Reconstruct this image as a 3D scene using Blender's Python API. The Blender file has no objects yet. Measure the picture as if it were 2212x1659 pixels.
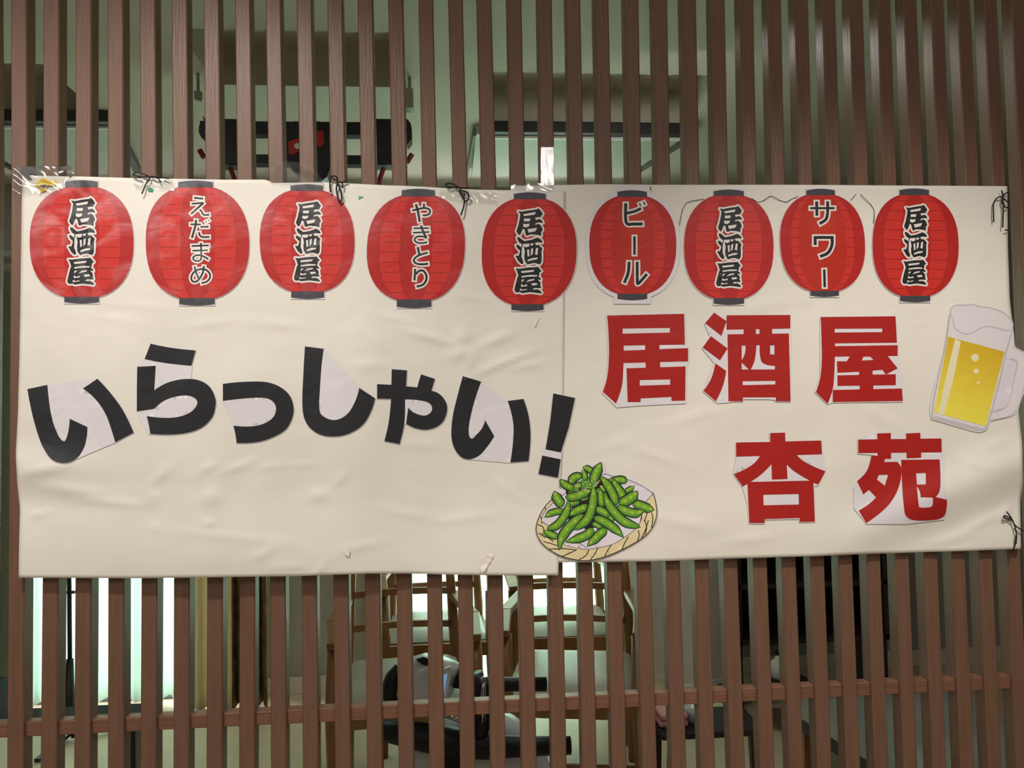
import bpy, bmesh, math, random
from mathutils import Vector, noise
from mathutils.geometry import delaunay_2d_cdt
random.seed(7)
SC = bpy.context.scene
COL = SC.collection

# ------------------------------------------------------------------ camera
F, CX, CY = 1700.0, 1106.0, 829.5
CAM = Vector((0.8561, -1.6123, 1.35))
YAW, PIT, ROL = 0.0807, 0.0360, -0.0179
fwd = Vector((math.sin(YAW)*math.cos(PIT), math.cos(YAW)*math.cos(PIT), math.sin(PIT)))
rgt = Vector((math.cos(YAW), -math.sin(YAW), 0)); up = rgt.cross(fwd)
c, s = math.cos(ROL), math.sin(ROL)
rgt, up = c*rgt + s*up, -s*rgt + c*up
cam = bpy.data.objects.new('camera', bpy.data.cameras.new('camera'))
COL.objects.link(cam)
from mathutils import Matrix
M = Matrix((rgt, up, -fwd)).transposed().to_4x4(); M.translation = CAM
cam.matrix_world = M
cam.data.sensor_width = 36.0; cam.data.lens = F/2212*36.0
SC.camera = cam

def ray(px, py):
    return (fwd*F + rgt*(px-CX) - up*(py-CY)).normalized()
def at(px, py, Y):                    # pixel -> point on the plane y = Y
    d = ray(px, py); return CAM + d*((Y-CAM.y)/d.y)
def atz(px, py, Z):
    d = ray(px, py); return CAM + d*((Z-CAM.z)/d.z)

# ------------------------------------------------------------------ light
def lin(v):
    v /= 255.0
    return v/12.92 if v <= .04045 else ((v+.055)/1.055)**2.4
def rgb(r, g, b): return (lin(r), lin(g), lin(b), 1)
W = bpy.data.worlds.new('world'); SC.world = W; W.use_nodes = True
W.node_tree.nodes['Background'].inputs[0].default_value = (1.0, .95, .88, 1)
W.node_tree.nodes['Background'].inputs[1].default_value = 0.13
SC.view_settings.view_transform = 'Standard'; SC.view_settings.look = 'None'
SC.view_settings.gamma = 1; SC.view_settings.use_curve_mapping = False
SC.view_settings.exposure = 0.02
def aim(o, p):
    o.rotation_euler = (Vector(p)-o.location).to_track_quat('-Z', 'Y').to_euler()
def area(name, loc, tgt, sx, sy, pw, col):
    l = bpy.data.lights.new(name, 'AREA'); l.shape = 'RECTANGLE'; l.size = sx; l.size_y = sy
    l.energy = pw; l.color = col
    o = bpy.data.objects.new(name, l); COL.objects.link(o); o.location = loc; aim(o, tgt); return o
def spot(name, loc, tgt, pw, col, deg, blend, rad):
    l = bpy.data.lights.new(name, 'SPOT'); l.energy = pw; l.color = col
    l.spot_size = math.radians(deg); l.spot_blend = blend; l.shadow_soft_size = rad
    o = bpy.data.objects.new(name, l); COL.objects.link(o); o.location = loc; aim(o, tgt); return o
spot('downlight', (0.3, -1.1, 2.6), (0.25, 0.0, .80), 76, (1, .955, .885), 92, 1.0, .05)
spot('downlight', (1.75, -1.2, 2.45), (1.8, 0.0, .64), 76, (1, .94, .86), 76, 1.0, .05)
def mirror_lamp(px, py, z):            # where a ceiling lamp must hang to glint at that spot of the screen
    p = at(px, py, -.004); d = (p-CAM); d.y = -d.y; return p + d*((z-p.z)/d.z)
ml = mirror_lamp(105, 385, 2.72); mr = mirror_lamp(1182, 362, 2.72)
area('ceiling_lamp_light', ml, (-1.2, -.5, .8), 1.5, .8, 34, (1, .94, .9))
area('ceiling_lamp_light', mr, (1.36, -1.8, 0), .3, .6, 9, (1, .95, .9))
area('room_fill_light', (1.6, .6, 2.42), (1.7, 1.5, 0), .3, .3, 6, (1, .96, .88))  # added soft fill, kept out of view, to brighten the room's pale panels
# daylight outside the two curtained windows
area('daylight', (-.55, 2.95, 1.1), (-.35, 0, 1.1), 2.3, 2.2, 130, (.97, .99, .95))
area('daylight', (1.35, 2.95, 1.1), (1.2, 0, 1.1), 1.4, 2.2, 225, (1, .985, .95))

# ------------------------------------------------------------------ materials
MATS = {}
def mat(name, col, rough=.6, metal=0, coat=0, var=.0, scale=20, bump=0, bscale=60, spec=.5, stretch=None, trans=0):
    if name in MATS: return MATS[name]
    m = bpy.data.materials.new(name); m.use_nodes = True; nt = m.node_tree; N = nt.nodes; L = nt.links
    b = N['Principled BSDF']
    b.inputs['Roughness'].default_value = rough; b.inputs['Metallic'].default_value = metal
    b.inputs['Specular IOR Level'].default_value = spec
    if coat:
        b.inputs['Coat Weight'].default_value = coat; b.inputs['Coat Roughness'].default_value = .22
    b.inputs['Base Color'].default_value = col
    tc = N.new('ShaderNodeTexCoord'); mp = N.new('ShaderNodeMapping'); L.new(tc.outputs['Object'], mp.inputs[0])
    if stretch: mp.inputs['Scale'].default_value = stretch
    if var:
        n = N.new('ShaderNodeTexNoise'); n.inputs['Scale'].default_value = scale; n.inputs['Detail'].default_value = 6
        L.new(mp.outputs[0], n.inputs[0])
        r = N.new('ShaderNodeValToRGB'); r.color_ramp.elements[0].position = .3; r.color_ramp.elements[1].position = .7
        r.color_ramp.elements[0].color = tuple(x*(1-var) for x in col[:3])+(1,)
        r.color_ramp.elements[1].color = tuple(min(1, x*(1+var)) for x in col[:3])+(1,)
        L.new(n.outputs[0], r.inputs[0]); L.new(r.outputs[0], b.inputs['Base Color'])
    if bump:
        n2 = N.new('ShaderNodeTexNoise'); n2.inputs['Scale'].default_value = bscale; n2.inputs['Detail'].default_value = 4
        L.new(mp.outputs[0], n2.inputs[0])
        bp = N.new('ShaderNodeBump'); bp.inputs['Strength'].default_value = bump; bp.inputs['Distance'].default_value = .01
        L.new(n2.outputs[0], bp.inputs['Height']); L.new(bp.outputs[0], b.inputs['Normal'])
    if trans:
        t = N.new('ShaderNodeBsdfTranslucent'); t.inputs[0].default_value = col
        mx = N.new('ShaderNodeMixShader'); mx.inputs[0].default_value = trans
        L.new(b.outputs[0], mx.inputs[1]); L.new(t.outputs[0], mx.inputs[2])
        L.new(mx.outputs[0], N['Material Output'].inputs[0])
    MATS[name] = m; return m
def ink_mat(name, rough, coat, bump, patch=False, spec=.35):
    m = bpy.data.materials.new(name); m.use_nodes = True; nt = m.node_tree; N = nt.nodes; L = nt.links
    b = N['Principled BSDF']; b.inputs['Roughness'].default_value = rough
    b.inputs['Coat Weight'].default_value = coat; b.inputs['Coat Roughness'].default_value = .3
    b.inputs['Specular IOR Level'].default_value = spec
    a = N.new('ShaderNodeAttribute'); a.attribute_name = 'ink'; L.new(a.outputs['Color'], b.inputs['Base Color'])
    tc = N.new('ShaderNodeTexCoord')
    n = N.new('ShaderNodeTexNoise'); n.inputs['Scale'].default_value = 13; n.inputs['Detail'].default_value = 3
    n.inputs['Distortion'].default_value = .8
    L.new(tc.outputs['Object'], n.inputs[0])
    bp = N.new('ShaderNodeBump'); bp.inputs['Strength'].default_value = bump; bp.inputs['Distance'].default_value = .01
    L.new(n.outputs[0], bp.inputs['Height']); L.new(bp.outputs[0], b.inputs['Normal'])
    L.new(bp.outputs[0], b.inputs['Coat Normal'])
    if patch:                            # loose film: clings in some places, lifts in others
        n3 = N.new('ShaderNodeTexNoise'); n3.inputs['Scale'].default_value = 12; n3.inputs['Detail'].default_value = 2
        n3.inputs['Distortion'].default_value = 1.5
        L.new(tc.outputs['Object'], n3.inputs[0])
        r3 = N.new('ShaderNodeValToRGB'); r3.color_ramp.elements[0].position = .42; r3.color_ramp.elements[1].position = .6
        L.new(n3.outputs[0], r3.inputs[0])
        mm = N.new('ShaderNodeMath'); mm.operation = 'MULTIPLY'; mm.inputs[1].default_value = coat
        L.new(r3.outputs[0], mm.inputs[0]); L.new(mm.outputs[0], b.inputs['Coat Weight'])
    return m
INK = ink_mat('printed_paper', .5, .0, .25)
INKG = ink_mat('laminated_print', .5, .12, .2, False, .25)
INKF = ink_mat('film_covered_print', .5, .95, .3, True, .3)
# banner paper: cream sheet with crinkles and faint blotches
def banner_mat():
    m = bpy.data.materials.new('banner_paper'); m.use_nodes = True; nt = m.node_tree; N = nt.nodes; L = nt.links
    b = N['Principled BSDF']; b.inputs['Roughness'].default_value = .55
    b.inputs['Specular IOR Level'].default_value = .35
    tc = N.new('ShaderNodeTexCoord')
    n = N.new('ShaderNodeTexNoise'); n.inputs['Scale'].default_value = 5; n.inputs['Detail'].default_value = 3
    L.new(tc.outputs['Object'], n.inputs[0])
    r = N.new('ShaderNodeValToRGB'); r.color_ramp.elements[0].position = .35; r.color_ramp.elements[1].position = .65
    r.color_ramp.elements[0].color = rgb(229, 223, 210); r.color_ramp.elements[1].color = rgb(235, 229, 217)
    L.new(n.outputs[0], r.inputs[0]); L.new(r.outputs[0], b.inputs['Base Color'])
    mp = N.new('ShaderNodeMapping'); mp.inputs['Rotation'].default_value = (0, .5, 0); mp.inputs['Scale'].default_value = (1, 1, 1.5)
    L.new(tc.outputs['Object'], mp.inputs[0])
    n1 = N.new('ShaderNodeTexNoise'); n1.inputs['Scale'].default_value = 5; n1.inputs['Detail'].default_value = 2
    n1.inputs['Distortion'].default_value = 1.2; n1.inputs['Roughness'].default_value = .4
    L.new(mp.outputs[0], n1.inputs[0])
    n2 = N.new('ShaderNodeTexNoise'); n2.inputs['Scale'].default_value = 260; n2.inputs['Detail'].default_value = 2
    L.new(tc.outputs['Object'], n2.inputs[0])
    b1 = N.new('ShaderNodeBump'); b1.inputs['Strength'].default_value = .25; b1.inputs['Distance'].default_value = .012
    L.new(n1.outputs[0], b1.inputs['Height'])
    b2 = N.new('ShaderNodeBump'); b2.inputs['Strength'].default_value = .06; b2.inputs['Distance'].default_value = .001
    L.new(n2.outputs[0], b2.inputs['Height']); L.new(b1.outputs[0], b2.inputs['Normal'])
    L.new(b2.outputs[0], b.inputs['Normal'])
    return m
BANNER = banner_mat()
def film_mat(bsc=14, bst=.3):
    m = bpy.data.materials.new('clear_tape'); m.use_nodes = True; nt = m.node_tree; N = nt.nodes; L = nt.links
    N.remove(N['Principled BSDF'])
    t = N.new('ShaderNodeBsdfTransparent'); t.inputs[0].default_value = (.93, .93, .92, 1)
    g = N.new('ShaderNodeBsdfGlossy'); g.inputs['Roughness'].default_value = .14
    g.inputs['Color'].default_value = (1, 1, 1, 1)
    fr = N.new('ShaderNodeFresnel'); fr.inputs[0].default_value = 1.5
    ad = N.new('ShaderNodeMath'); ad.operation = 'MULTIPLY_ADD'; ad.inputs[1].default_value = 1.6; ad.inputs[2].default_value = .03
    L.new(fr.outputs[0], ad.inputs[0])
    tc = N.new('ShaderNodeTexCoord'); n = N.new('ShaderNodeTexNoise'); n.inputs['Scale'].default_value = bsc; n.inputs['Detail'].default_value = 2
    L.new(tc.outputs['Object'], n.inputs[0])
    bp = N.new('ShaderNodeBump'); bp.inputs['Strength'].default_value = bst; bp.inputs['Distance'].default_value = .01
    L.new(n.outputs[0], bp.inputs['Height']); L.new(bp.outputs[0], g.inputs['Normal'])
    mx = N.new('ShaderNodeMixShader'); L.new(ad.outputs[0], mx.inputs[0]); L.new(t.outputs[0], mx.inputs[1]); L.new(g.outputs[0], mx.inputs[2])
    L.new(mx.outputs[0], N['Material Output'].inputs[0]); return m
FILM = film_mat(9, .22); FILMF = film_mat(10, .04)
SLAT = mat('slat_wood', rgb(114, 83, 65), .40, var=.10, scale=14, bump=.12, bscale=30, stretch=(9, 9, .5), spec=.36)
RAIL = mat('rail_wood', rgb(120, 82, 62), .45, var=.12, scale=14, bump=.2, bscale=30, stretch=(.5, 9, 9), spec=.4)

# ------------------------------------------------------------------ object helpers
def wpos(o):
    v = Vector((0, 0, 0))
    while o is not None: v += o.location; o = o.parent
    return v
def link_mesh(name, me, parent=None, loc=None):
    o = bpy.data.objects.new(name, me); COL.objects.link(o)
    if parent is not None: o.parent = parent
    if loc is not None: o.location = loc
    return o
def shift(me, v):
    me.transform(Matrix.Translation(-v))
def tag(o, label, cat, group=None, kind=None):
    o['label'] = label; o['category'] = cat
    if group: o['group'] = group
    if kind: o['kind'] = kind
    return o
def thing(name, loc, label, cat, group=None):
    o = bpy.data.objects.new(name, None); COL.objects.link(o); o.location = loc
    o.empty_display_size = .05
    return tag(o, label, cat, group)
def struct(o, label=None):
    o['kind'] = 'structure'
    if label: o['label'] = label
    return o
class MB:                                # collects shapes in world coordinates
    def __init__(s): s.bm = bmesh.new()
    def box(s, a, b, bev=0):
        a, b = Vector(a), Vector(b)
        r = bmesh.ops.create_cube(s.bm, size=1)
        vs = r['verts']
        for v in vs:
            v.co = Vector(((a.x+b.x)/2+v.co.x*abs(b.x-a.x), (a.y+b.y)/2+v.co.y*abs(b.y-a.y), (a.z+b.z)/2+v.co.z*abs(b.z-a.z)))
        if bev:
            es = list({e for v in vs for e in v.link_edges})
            bmesh.ops.bevel(s.bm, geom=es, offset=bev, segments=2, affect='EDGES', profile=.5)
        return s
    def bar(s, p, q, w, h, upv=(0, 0, 1), bev=0):        # oriented box from p to q
        p, q = Vector(p), Vector(q); d = (q-p); L = d.length; d.normalize()
        x = d.cross(Vector(upv)); 
        if x.length < 1e-4: x = d.cross(Vector((0, 1, 0)))
        x.normalize(); z = x.cross(d)
        r = bmesh.ops.create_cube(s.bm, size=1); vs = r['verts']
        for v in vs:
            v.co = (p+q)/2 + d*v.co.y*L + x*v.co.x*w + z*v.co.z*h
        if bev:
            es = list({e for v in vs for e in v.link_edges})
            bmesh.ops.bevel(s.bm, geom=es, offset=bev, segments=2, affect='EDGES', profile=.5)
        return s
    def tube(s, pts, rad, n=8, close=False):
        pts = [Vector(p) for p in pts]; rings = []
        rads = rad if isinstance(rad, (list, tuple)) else [rad]*len(pts)
        prev = None
        for i, p in enumerate(pts):
            d = (pts[min(i+1, len(pts)-1)] - pts[max(i-1, 0)]).normalized()
            if prev is None:
                a = d.cross(Vector((0, 0, 1)))
                if a.length < .1: a = d.cross(Vector((1, 0, 0)))
            else: a = prev - d*prev.dot(d)
            a.normalize(); prev = a; b = d.cross(a)
            rings.append([s.bm.verts.new(p + (a*math.cos(2*math.pi*k/n) + b*math.sin(2*math.pi*k/n))*rads[i]) for k in range(n)])
        for i in range(len(rings)-1):
            for k in range(n):
                s.bm.faces.new((rings[i][k], rings[i][(k+1) % n], rings[i+1][(k+1) % n], rings[i+1][k]))
        s.bm.faces.new(rings[0][::-1]); s.bm.faces.new(rings[-1])
        return s
    def lathe(s, base, prof, n=20, axis=(0, 0, 1)):
        ax = Vector(axis).normalized(); a = ax.orthogonal().normalized(); b = ax.cross(a)
        base = Vector(base); rings = []
        for r, h in prof:
            rings.append([s.bm.verts.new(base + ax*h + (a*math.cos(2*math.pi*k/n)+b*math.sin(2*math.pi*k/n))*max(r, 1e-4)) for k in range(n)])
        for i in range(len(rings)-1):
            for k in range(n):
                s.bm.faces.new((rings[i][k], rings[i][(k+1) % n], rings[i+1][(k+1) % n], rings[i+1][k]))
        s.bm.faces.new(rings[0][::-1]); s.bm.faces.new(rings[-1])
        return s
    def prism(s, poly, ext):             # planar polygon (3D points) extruded by a vector
        ext = Vector(ext); a = [s.bm.verts.new(Vector(p)) for p in poly]; b = [s.bm.verts.new(Vector(p)+ext) for p in poly]
        n = len(a); s.bm.faces.new(a[::-1]); s.bm.faces.new(b)
        for k in range(n): s.bm.faces.new((a[k], a[(k+1) % n], b[(k+1) % n], b[k]))
        return s
    def grid(s, fn, nu, nv):
        vs = [[s.bm.verts.new(fn(i/nu, j/nv)) for j in range(nv+1)] for i in range(nu+1)]
        for i in range(nu):
            for j in range(nv): s.bm.faces.new((vs[i][j], vs[i+1][j], vs[i+1][j+1], vs[i][j+1]))
        return s
    def build(s, name, m, parent=None, smooth=False, base=None, solid=0):
        bmesh.ops.recalc_face_normals(s.bm, faces=s.bm.faces)
        me = bpy.data.meshes.new(name); s.bm.to_mesh(me); s.bm.free()
        me.materials.append(m)
        if smooth:
            for p in me.polygons: p.use_smooth = True
        if parent is not None: shift(me, wpos(parent)); o = link_mesh(name, me, parent)
        else:
            b = Vector(base) if base is not None else sum((v.co for v in me.vertices), Vector())/max(1, len(me.vertices))
            shift(me, b); o = link_mesh(name, me, None, b)
        if solid:
            sm = o.modifiers.new('solid', 'SOLIDIFY'); sm.thickness = solid; sm.offset = 0
        return o

# ------------------------------------------------------------------ lattice
P = 0.062
ROW0 = [22.7,93,163.3,231.5,301,370,439,507,573,640,706.5,772,838,903.6,968,1030,1095,1161,1222.6,1284,1349,1411,1473.5,1536,1598,1658,1716.5,1775.5,1835,1895,1952,2010.6,2068,2126,2186]
ROW1 = [23.4,92,162,232.5,304,373,443.5,512,580,647,713.7,780,846.5,911.6,977.5,1040,1103,1166.5,1230,1291.5,1355,1417.5,1481,1542.5,1604.5,1666,1726,1787,1847,1908,1967,2026,2086,2144,2203]
ROW2 = [17,91,162,233,305,375,447,517,583,651,720,788,856,922,989,1054,1120,1184.4,1249,1312,1376,1439,1502,1564,1628,1690.5,1752,1813,1874,1936,1998,2058,2117,2178,2237]
ROW3 = [14.4,86.6,159,232,302.6,374,445.5,516,585,654,724,792.5,861,927.5,994,1060,1127,1192,1257.6,1322.5,1388,1451.6,1514.5,1579,1643,1706,1767,1829,1890,1952.5,2015,2076,2136,2196,2255]
HW = [(33.8, 32, 33.5, 34.0), (29, 29, 31, 31.5)]
def xz_at(px, py): p = at(px, py, 0); return p.x, p.z
FRAME0 = at(1106, 829, 0)
screen = thing('lattice_screen', (CAM.x, 0.018, 0), 'dark brown wooden lattice screen of upright square slats behind the paper banner', 'screen')
rows = [(0, ROW0), (385, ROW1), (1250, ROW2), (1659, ROW3)]
def slat(k, xs):
    # xs: four (x,z) stations; linear extension above and below the frame
    st = []
    def ext(a, b, z):
        t = (z-a[1])/(b[1]-a[1]); return (a[0]+(b[0]-a[0])*t, z)
    st.append(ext(xs[0], xs[1], 2.48)); st += [xs[0]]
    for i in range(3):
        a, b = xs[i], xs[i+1]
        if i: st.append(a)
    st.append(xs[3]); st.append(ext(xs[2], xs[3], 0.02))
    bm = bmesh.new(); w, d, ch = .0305, .036, .0022
    prof = [(ch, 0), (w-ch, 0), (w, ch), (w, d-ch), (w-ch, d), (ch, d), (0, d-ch), (0, ch)]
    rings = []
    for x, z in st:
        rings.append([bm.verts.new((x+a, b, z)) for a, b in prof])
    for i in range(len(rings)-1):
        for j in range(8): bm.faces.new((rings[i][j], rings[i][(j+1) % 8], rings[i+1][(j+1) % 8], rings[i+1][j]))
    bm.faces.new(rings[0][::-1]); bm.faces.new(rings[-1])
    bmesh.ops.recalc_face_normals(bm, faces=bm.faces)
    me = bpy.data.meshes.new('slat'); bm.to_mesh(me); bm.free(); me.materials.append(SLAT)
    shift(me, wpos(screen)); return link_mesh('slat', me, screen)
NS = len(ROW0)
data = []
for k in range(NS):
    data.append([xz_at(r[k], y) for y, r in rows])
def extrap(a, b): return [(2*p[0]-q[0], p[1]) for p, q in zip(a, b)]
left2 = extrap(data[0], data[1]); left3 = extrap(left2, data[0])
right2 = extrap(data[-1], data[-2])
def shifted(xs, n): return [(x+P*n, z) for x, z in xs]
more_l = [shifted(left3, -n) for n in (5, 4, 3, 2, 1)]; more_r = [shifted(right2, n) for n in range(1, 8)]
for k, xs in enumerate(more_l+[left3, left2]+data+[right2]+more_r): slat(k, xs)
left3 = more_l[0]; right2 = more_r[-1]
zr = 1.35-0.6117
def railz(x): return zr
mb = MB()
mb.box((left3[0][0]-.02, .008, zr), (right2[0][0]+.06, .034, zr+.0275), .002)
mb.build('rail', RAIL, screen)
mb = MB(); mb.box((left3[0][0]-.02, -.001, 2.46), (right2[0][0]+.06, .04, 2.5), .002); mb.build('top_rail', RAIL, screen)
mb = MB(); mb.box((left3[0][0]-.02, -.001, 0), (right2[0][0]+.06, .04, .04), .002); mb.build('bottom_rail', RAIL, screen)

# ------------------------------------------------------------------ banner surface
# small creases pressed into the paper: centre, length, width, angle, depth
DENTS = []
for x_, y_, l_, w_, an_, am_ in ((905,722,40,8,18,.9),(950,733,34,8,20,.9),(1000,725,16,14,50,1.1),(992,765,12,22,80,1.1),(1075,733,36,9,-22,1.2),(1110,775,48,6,-20,1.0),
  (1140,790,34,6,-12,.8),(1018,780,10,22,25,.8),(820,740,22,6,40,.6),(790,790,30,10,0,.5),(1050,800,60,6,-25,.7),(905,960,40,10,5,.5),(345,1030,36,9,-42,1.0),(330,1075,16,16,0,1.0),
  (447,1012,24,7,-25,.9),(515,1008,38,7,-20,.9),(585,1008,24,6,-8,.7),(650,1003,26,4,0,.6),(455,1075,18,26,80,1.1),(452,1130,5,24,85,.8),(690,1070,14,24,80,1.1),(735,1035,22,6,-45,.7),
  (160,1060,70,14,8,1.3),(95,1015,50,12,-12,1.2),(235,1085,70,7,4,.9),(85,1110,22,5,-5,1.1),(570,1195,30,8,-30,.8),(690,1230,24,6,-50,.8),(620,1225,40,6,-4,.7),(335,1140,8,10,0,.6),
  (500,1160,120,10,6,.5),(780,1180,50,8,-12,.6),(880,1110,60,10,10,.5),(1000,1120,70,9,-8,.5),(1100,1060,30,8,40,.5),(600,700,60,9,6,.5),(450,700,50,8,-8,.5),(250,690,40,8,10,.4),
  (1500,900,70,12,-15,.5),(1430,990,60,10,20,.5),(1650,660,60,9,-10,.4),(1900,900,50,12,30,.5),(2060,560,20,40,10,.6),(2150,960,30,10,-20,.7),(2120,1130,60,10,-25,1.0),(2050,1165,60,9,-12,.8),
  (1480,1130,70,14,10,.7),(1620,1165,60,10,-8,.6),(1330,960,50,10,-20,.4),(2170,1110,26,8,-60,.8),(2100,1000,40,9,20,.5),(700,500,30,8,60,.5),(1010,640,40,8,10,.5),(300,660,60,8,4,.4),(860,690,50,7,14,.6)):
    DENTS.append((x_, y_, l_, w_, math.cos(math.radians(an_)), math.sin(math.radians(an_)), am_*.0036))
def bumpf(x, c, w): t = (x-c)/w; return math.exp(-t*t)
def hgt(px, py):
    h = .004
    h += .0035*noise.noise(Vector((px/260.0, py/700.0, 1.7)))
    h += .0022*noise.noise(Vector((px/110.0, py/150.0, 5.2)))
    # long upright swell through the left sheet
    h += .008*bumpf(px, 760-(py-1000)*.03, 75)*min(1, max(0, (py-560)/400.0))
    h += .004*bumpf(px, 430, 60)*min(1, max(0, (py-900)/300.0))
    # level crease at the lower left
    t = max(0, 1-abs(px-60)/220.0)
    h += .010*t*bumpf(py, 1010, 42) - .003*t*bumpf(py, 1090, 30)
    # slanting fold at the lower right
    if px > 1700:
        d = (py-1040) + (px-2100)*.42
        m = min(1, (px-1700)/320.0)
        h += m*(.015*bumpf(d, 0, 50) - .006*bumpf(d, 88, 42))
    # the free lower edge stands off the slats
    q = min(1, max(0, (py-1040)/200.0)); h += q*q*(3-2*q)*(.009 + .012*bumpf(px, 520, 380))
    # low hollow along the right sheet bottom
    h += .004*bumpf(px, 1500, 180)*bumpf(py, 1150, 90)
    for cx_, cy_, ln, wd, ca, sa, am in DENTS:
        dx, dy = px-cx_, py-cy_
        if abs(dx) > 3*ln or abs(dy) > 3*ln: continue
        a = (dx*ca+dy*sa)/ln; b = (-dx*sa+dy*ca)/wd; q = a*a+b*b
        if q < 7: h += am*math.exp(-q)
    return h
BY = -.006
def surf(px, py, lay=0.0):
    return at(px, py, BY - hgt(px, py) - lay)
G = 12.0
def edge_interp(pts, v, i):              # pts sorted by coordinate i; returns other coordinate
    j = 1-i
    if v <= pts[0][i]: return pts[0][j]
    for a, b in zip(pts, pts[1:]):
        if v <= b[i]:
            t = (v-a[i])/(b[i]-a[i]); t = t*t*(3-2*t)*.35+t*.65
            return a[j]+(b[j]-a[j])*t
    return pts[-1][j]
def sheet(name, L, R, T, B, lay, nu, nv, label):
    bm = bmesh.new(); vs = []
    for i in range(nu+1):
        row = []
        for j in range(nv+1):
            u, v = i/nu, j/nv
            # Coons-like blend of the four traced edges
            yt = T[0][1]*(1-v)+B[0][1]*v
            for _ in range(3):
                xl = edge_interp(L, yt, 1); xr = edge_interp(R, yt, 1); x = xl+(xr-xl)*u
                yt = edge_interp(T, x, 0)*(1-v)+edge_interp(B, x, 0)*v
            row.append(bm.verts.new(surf(x, yt, lay)))
        vs.append(row)
    for i in range(nu):
        for j in range(nv): bm.faces.new((vs[i][j], vs[i][j+1], vs[i+1][j+1], vs[i+1][j]))
    me = bpy.data.meshes.new(name); bm.to_mesh(me); bm.free(); me.materials.append(BANNER)
    for p in me.polygons: p.use_smooth = True
    b = sum((v.co for v in me.vertices), Vector())/len(me.vertices); b.z = min(v.co.z for v in me.vertices)
    shift(me, b); o = link_mesh(name, me, None, b)
    sm = o.modifiers.new('solid', 'SOLIDIFY'); sm.thickness = .0003; sm.offset = -1
    return tag(o, label, 'banner')
LL = [(48, 378), (46, 500), (44, 640), (42, 760), (39, 880), (34, 985), (37, 1040), (43, 1100), (41, 1180), (40, 1250)]
LR = [(1222, 410), (1221, 560), (1219, 760), (1217, 960), (1209, 1100), (1206, 1250)]
LT = [(48, 379), (160, 381), (310, 385), (480, 388), (578, 388), (584, 395), (700, 394), (860, 401), (1040, 410), (1110, 411), (1222, 414)]
LB = [(40, 1248), (300, 1249), (620, 1245), (800, 1239), (880, 1239), (1000, 1242), (1100, 1243), (1206, 1243)]
RL = [(1103, 400), (1110, 700), (1118, 1230)]
RR = [(2176, 402), (2177, 520), (2181, 640), (2192, 740), (2200, 880), (2208, 960), (2210, 1040), (2204, 1085), (2205, 1150), (2206, 1195)]
RT = [(1103, 401), (1130, 401), (1300, 398), (1420, 399), (1700, 399), (2000, 401), (2176, 402)]
RB = [(1118, 1216), (1400, 1213), (1600, 1206), (1740, 1202), (1900, 1196), (2050, 1191), (2206, 1186)]
sheet('banner_sheet', RL, RR, RT, RB, 0.0, 138, 102, 'right-hand cream paper banner sheet carrying the red shop name')
sheet('banner_sheet', LL, LR, LT, LB, 0.0007, 150, 110, 'left-hand cream paper banner sheet carrying the large black greeting')

# ------------------------------------------------------------------ painter: flat print drawn as planar meshes
def smooth_poly(pts, n=5, closed=True):
    out = []; N_ = len(pts)
    for i in range(N_ if closed else N_-1):
        p1, p2 = pts[i], pts[(i+1) % N_]
        s1, s2 = len(p1) > 2, len(p2) > 2
        out.append((p1[0], p1[1]))
        if not (s1 or s2): continue
        p0 = pts[i-1] if (closed or i) else p1
        p3 = pts[(i+2) % N_] if (closed or i+2 < N_) else p2
        d = math.hypot(p2[0]-p1[0], p2[1]-p1[1])
        def tang(a, b):
            L_ = math.hypot(b[0]-a[0], b[1]-a[1]) or 1; return ((b[0]-a[0])/L_*d, (b[1]-a[1])/L_*d)
        t2 = tang(p1, p3) if s2 else None
        t1 = tang(p0, p2) if s1 else None
        if t1 is None: t1 = (2*(p2[0]-p1[0])-t2[0], 2*(p2[1]-p1[1])-t2[1]); t1 = (t1[0]*.7+.3*(p2[0]-p1[0]), t1[1]*.7+.3*(p2[1]-p1[1]))
        if t2 is None: t2 = (2*(p2[0]-p1[0])-t1[0], 2*(p2[1]-p1[1])-t1[1]); t2 = (t2[0]*.7+.3*(p2[0]-p1[0]), t2[1]*.7+.3*(p2[1]-p1[1]))
        for k in range(1, n):
            t = k/n; a = 2*t**3-3*t**2+1; b = t**3-2*t**2+t; c_ = -2*t**3+3*t**2; e = t**3-t**2
            out.append((a*p1[0]+b*t1[0]+c_*p2[0]+e*t2[0], a*p1[1]+b*t1[1]+c_*p2[1]+e*t2[1]))
    if not closed: out.append((pts[-1][0], pts[-1][1]))
    return out
def tr(ox, oy, sc, pts): return [(ox+p[0]/sc, oy+p[1]/sc)+tuple(p[2:]) for p in pts]
def circle(x, y, r, n=12, ry=None):
    ry = ry or r
    return [(x+r*math.cos(2*math.pi*k/n), y+ry*math.sin(2*math.pi*k/n)) for k in range(n)]
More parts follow.
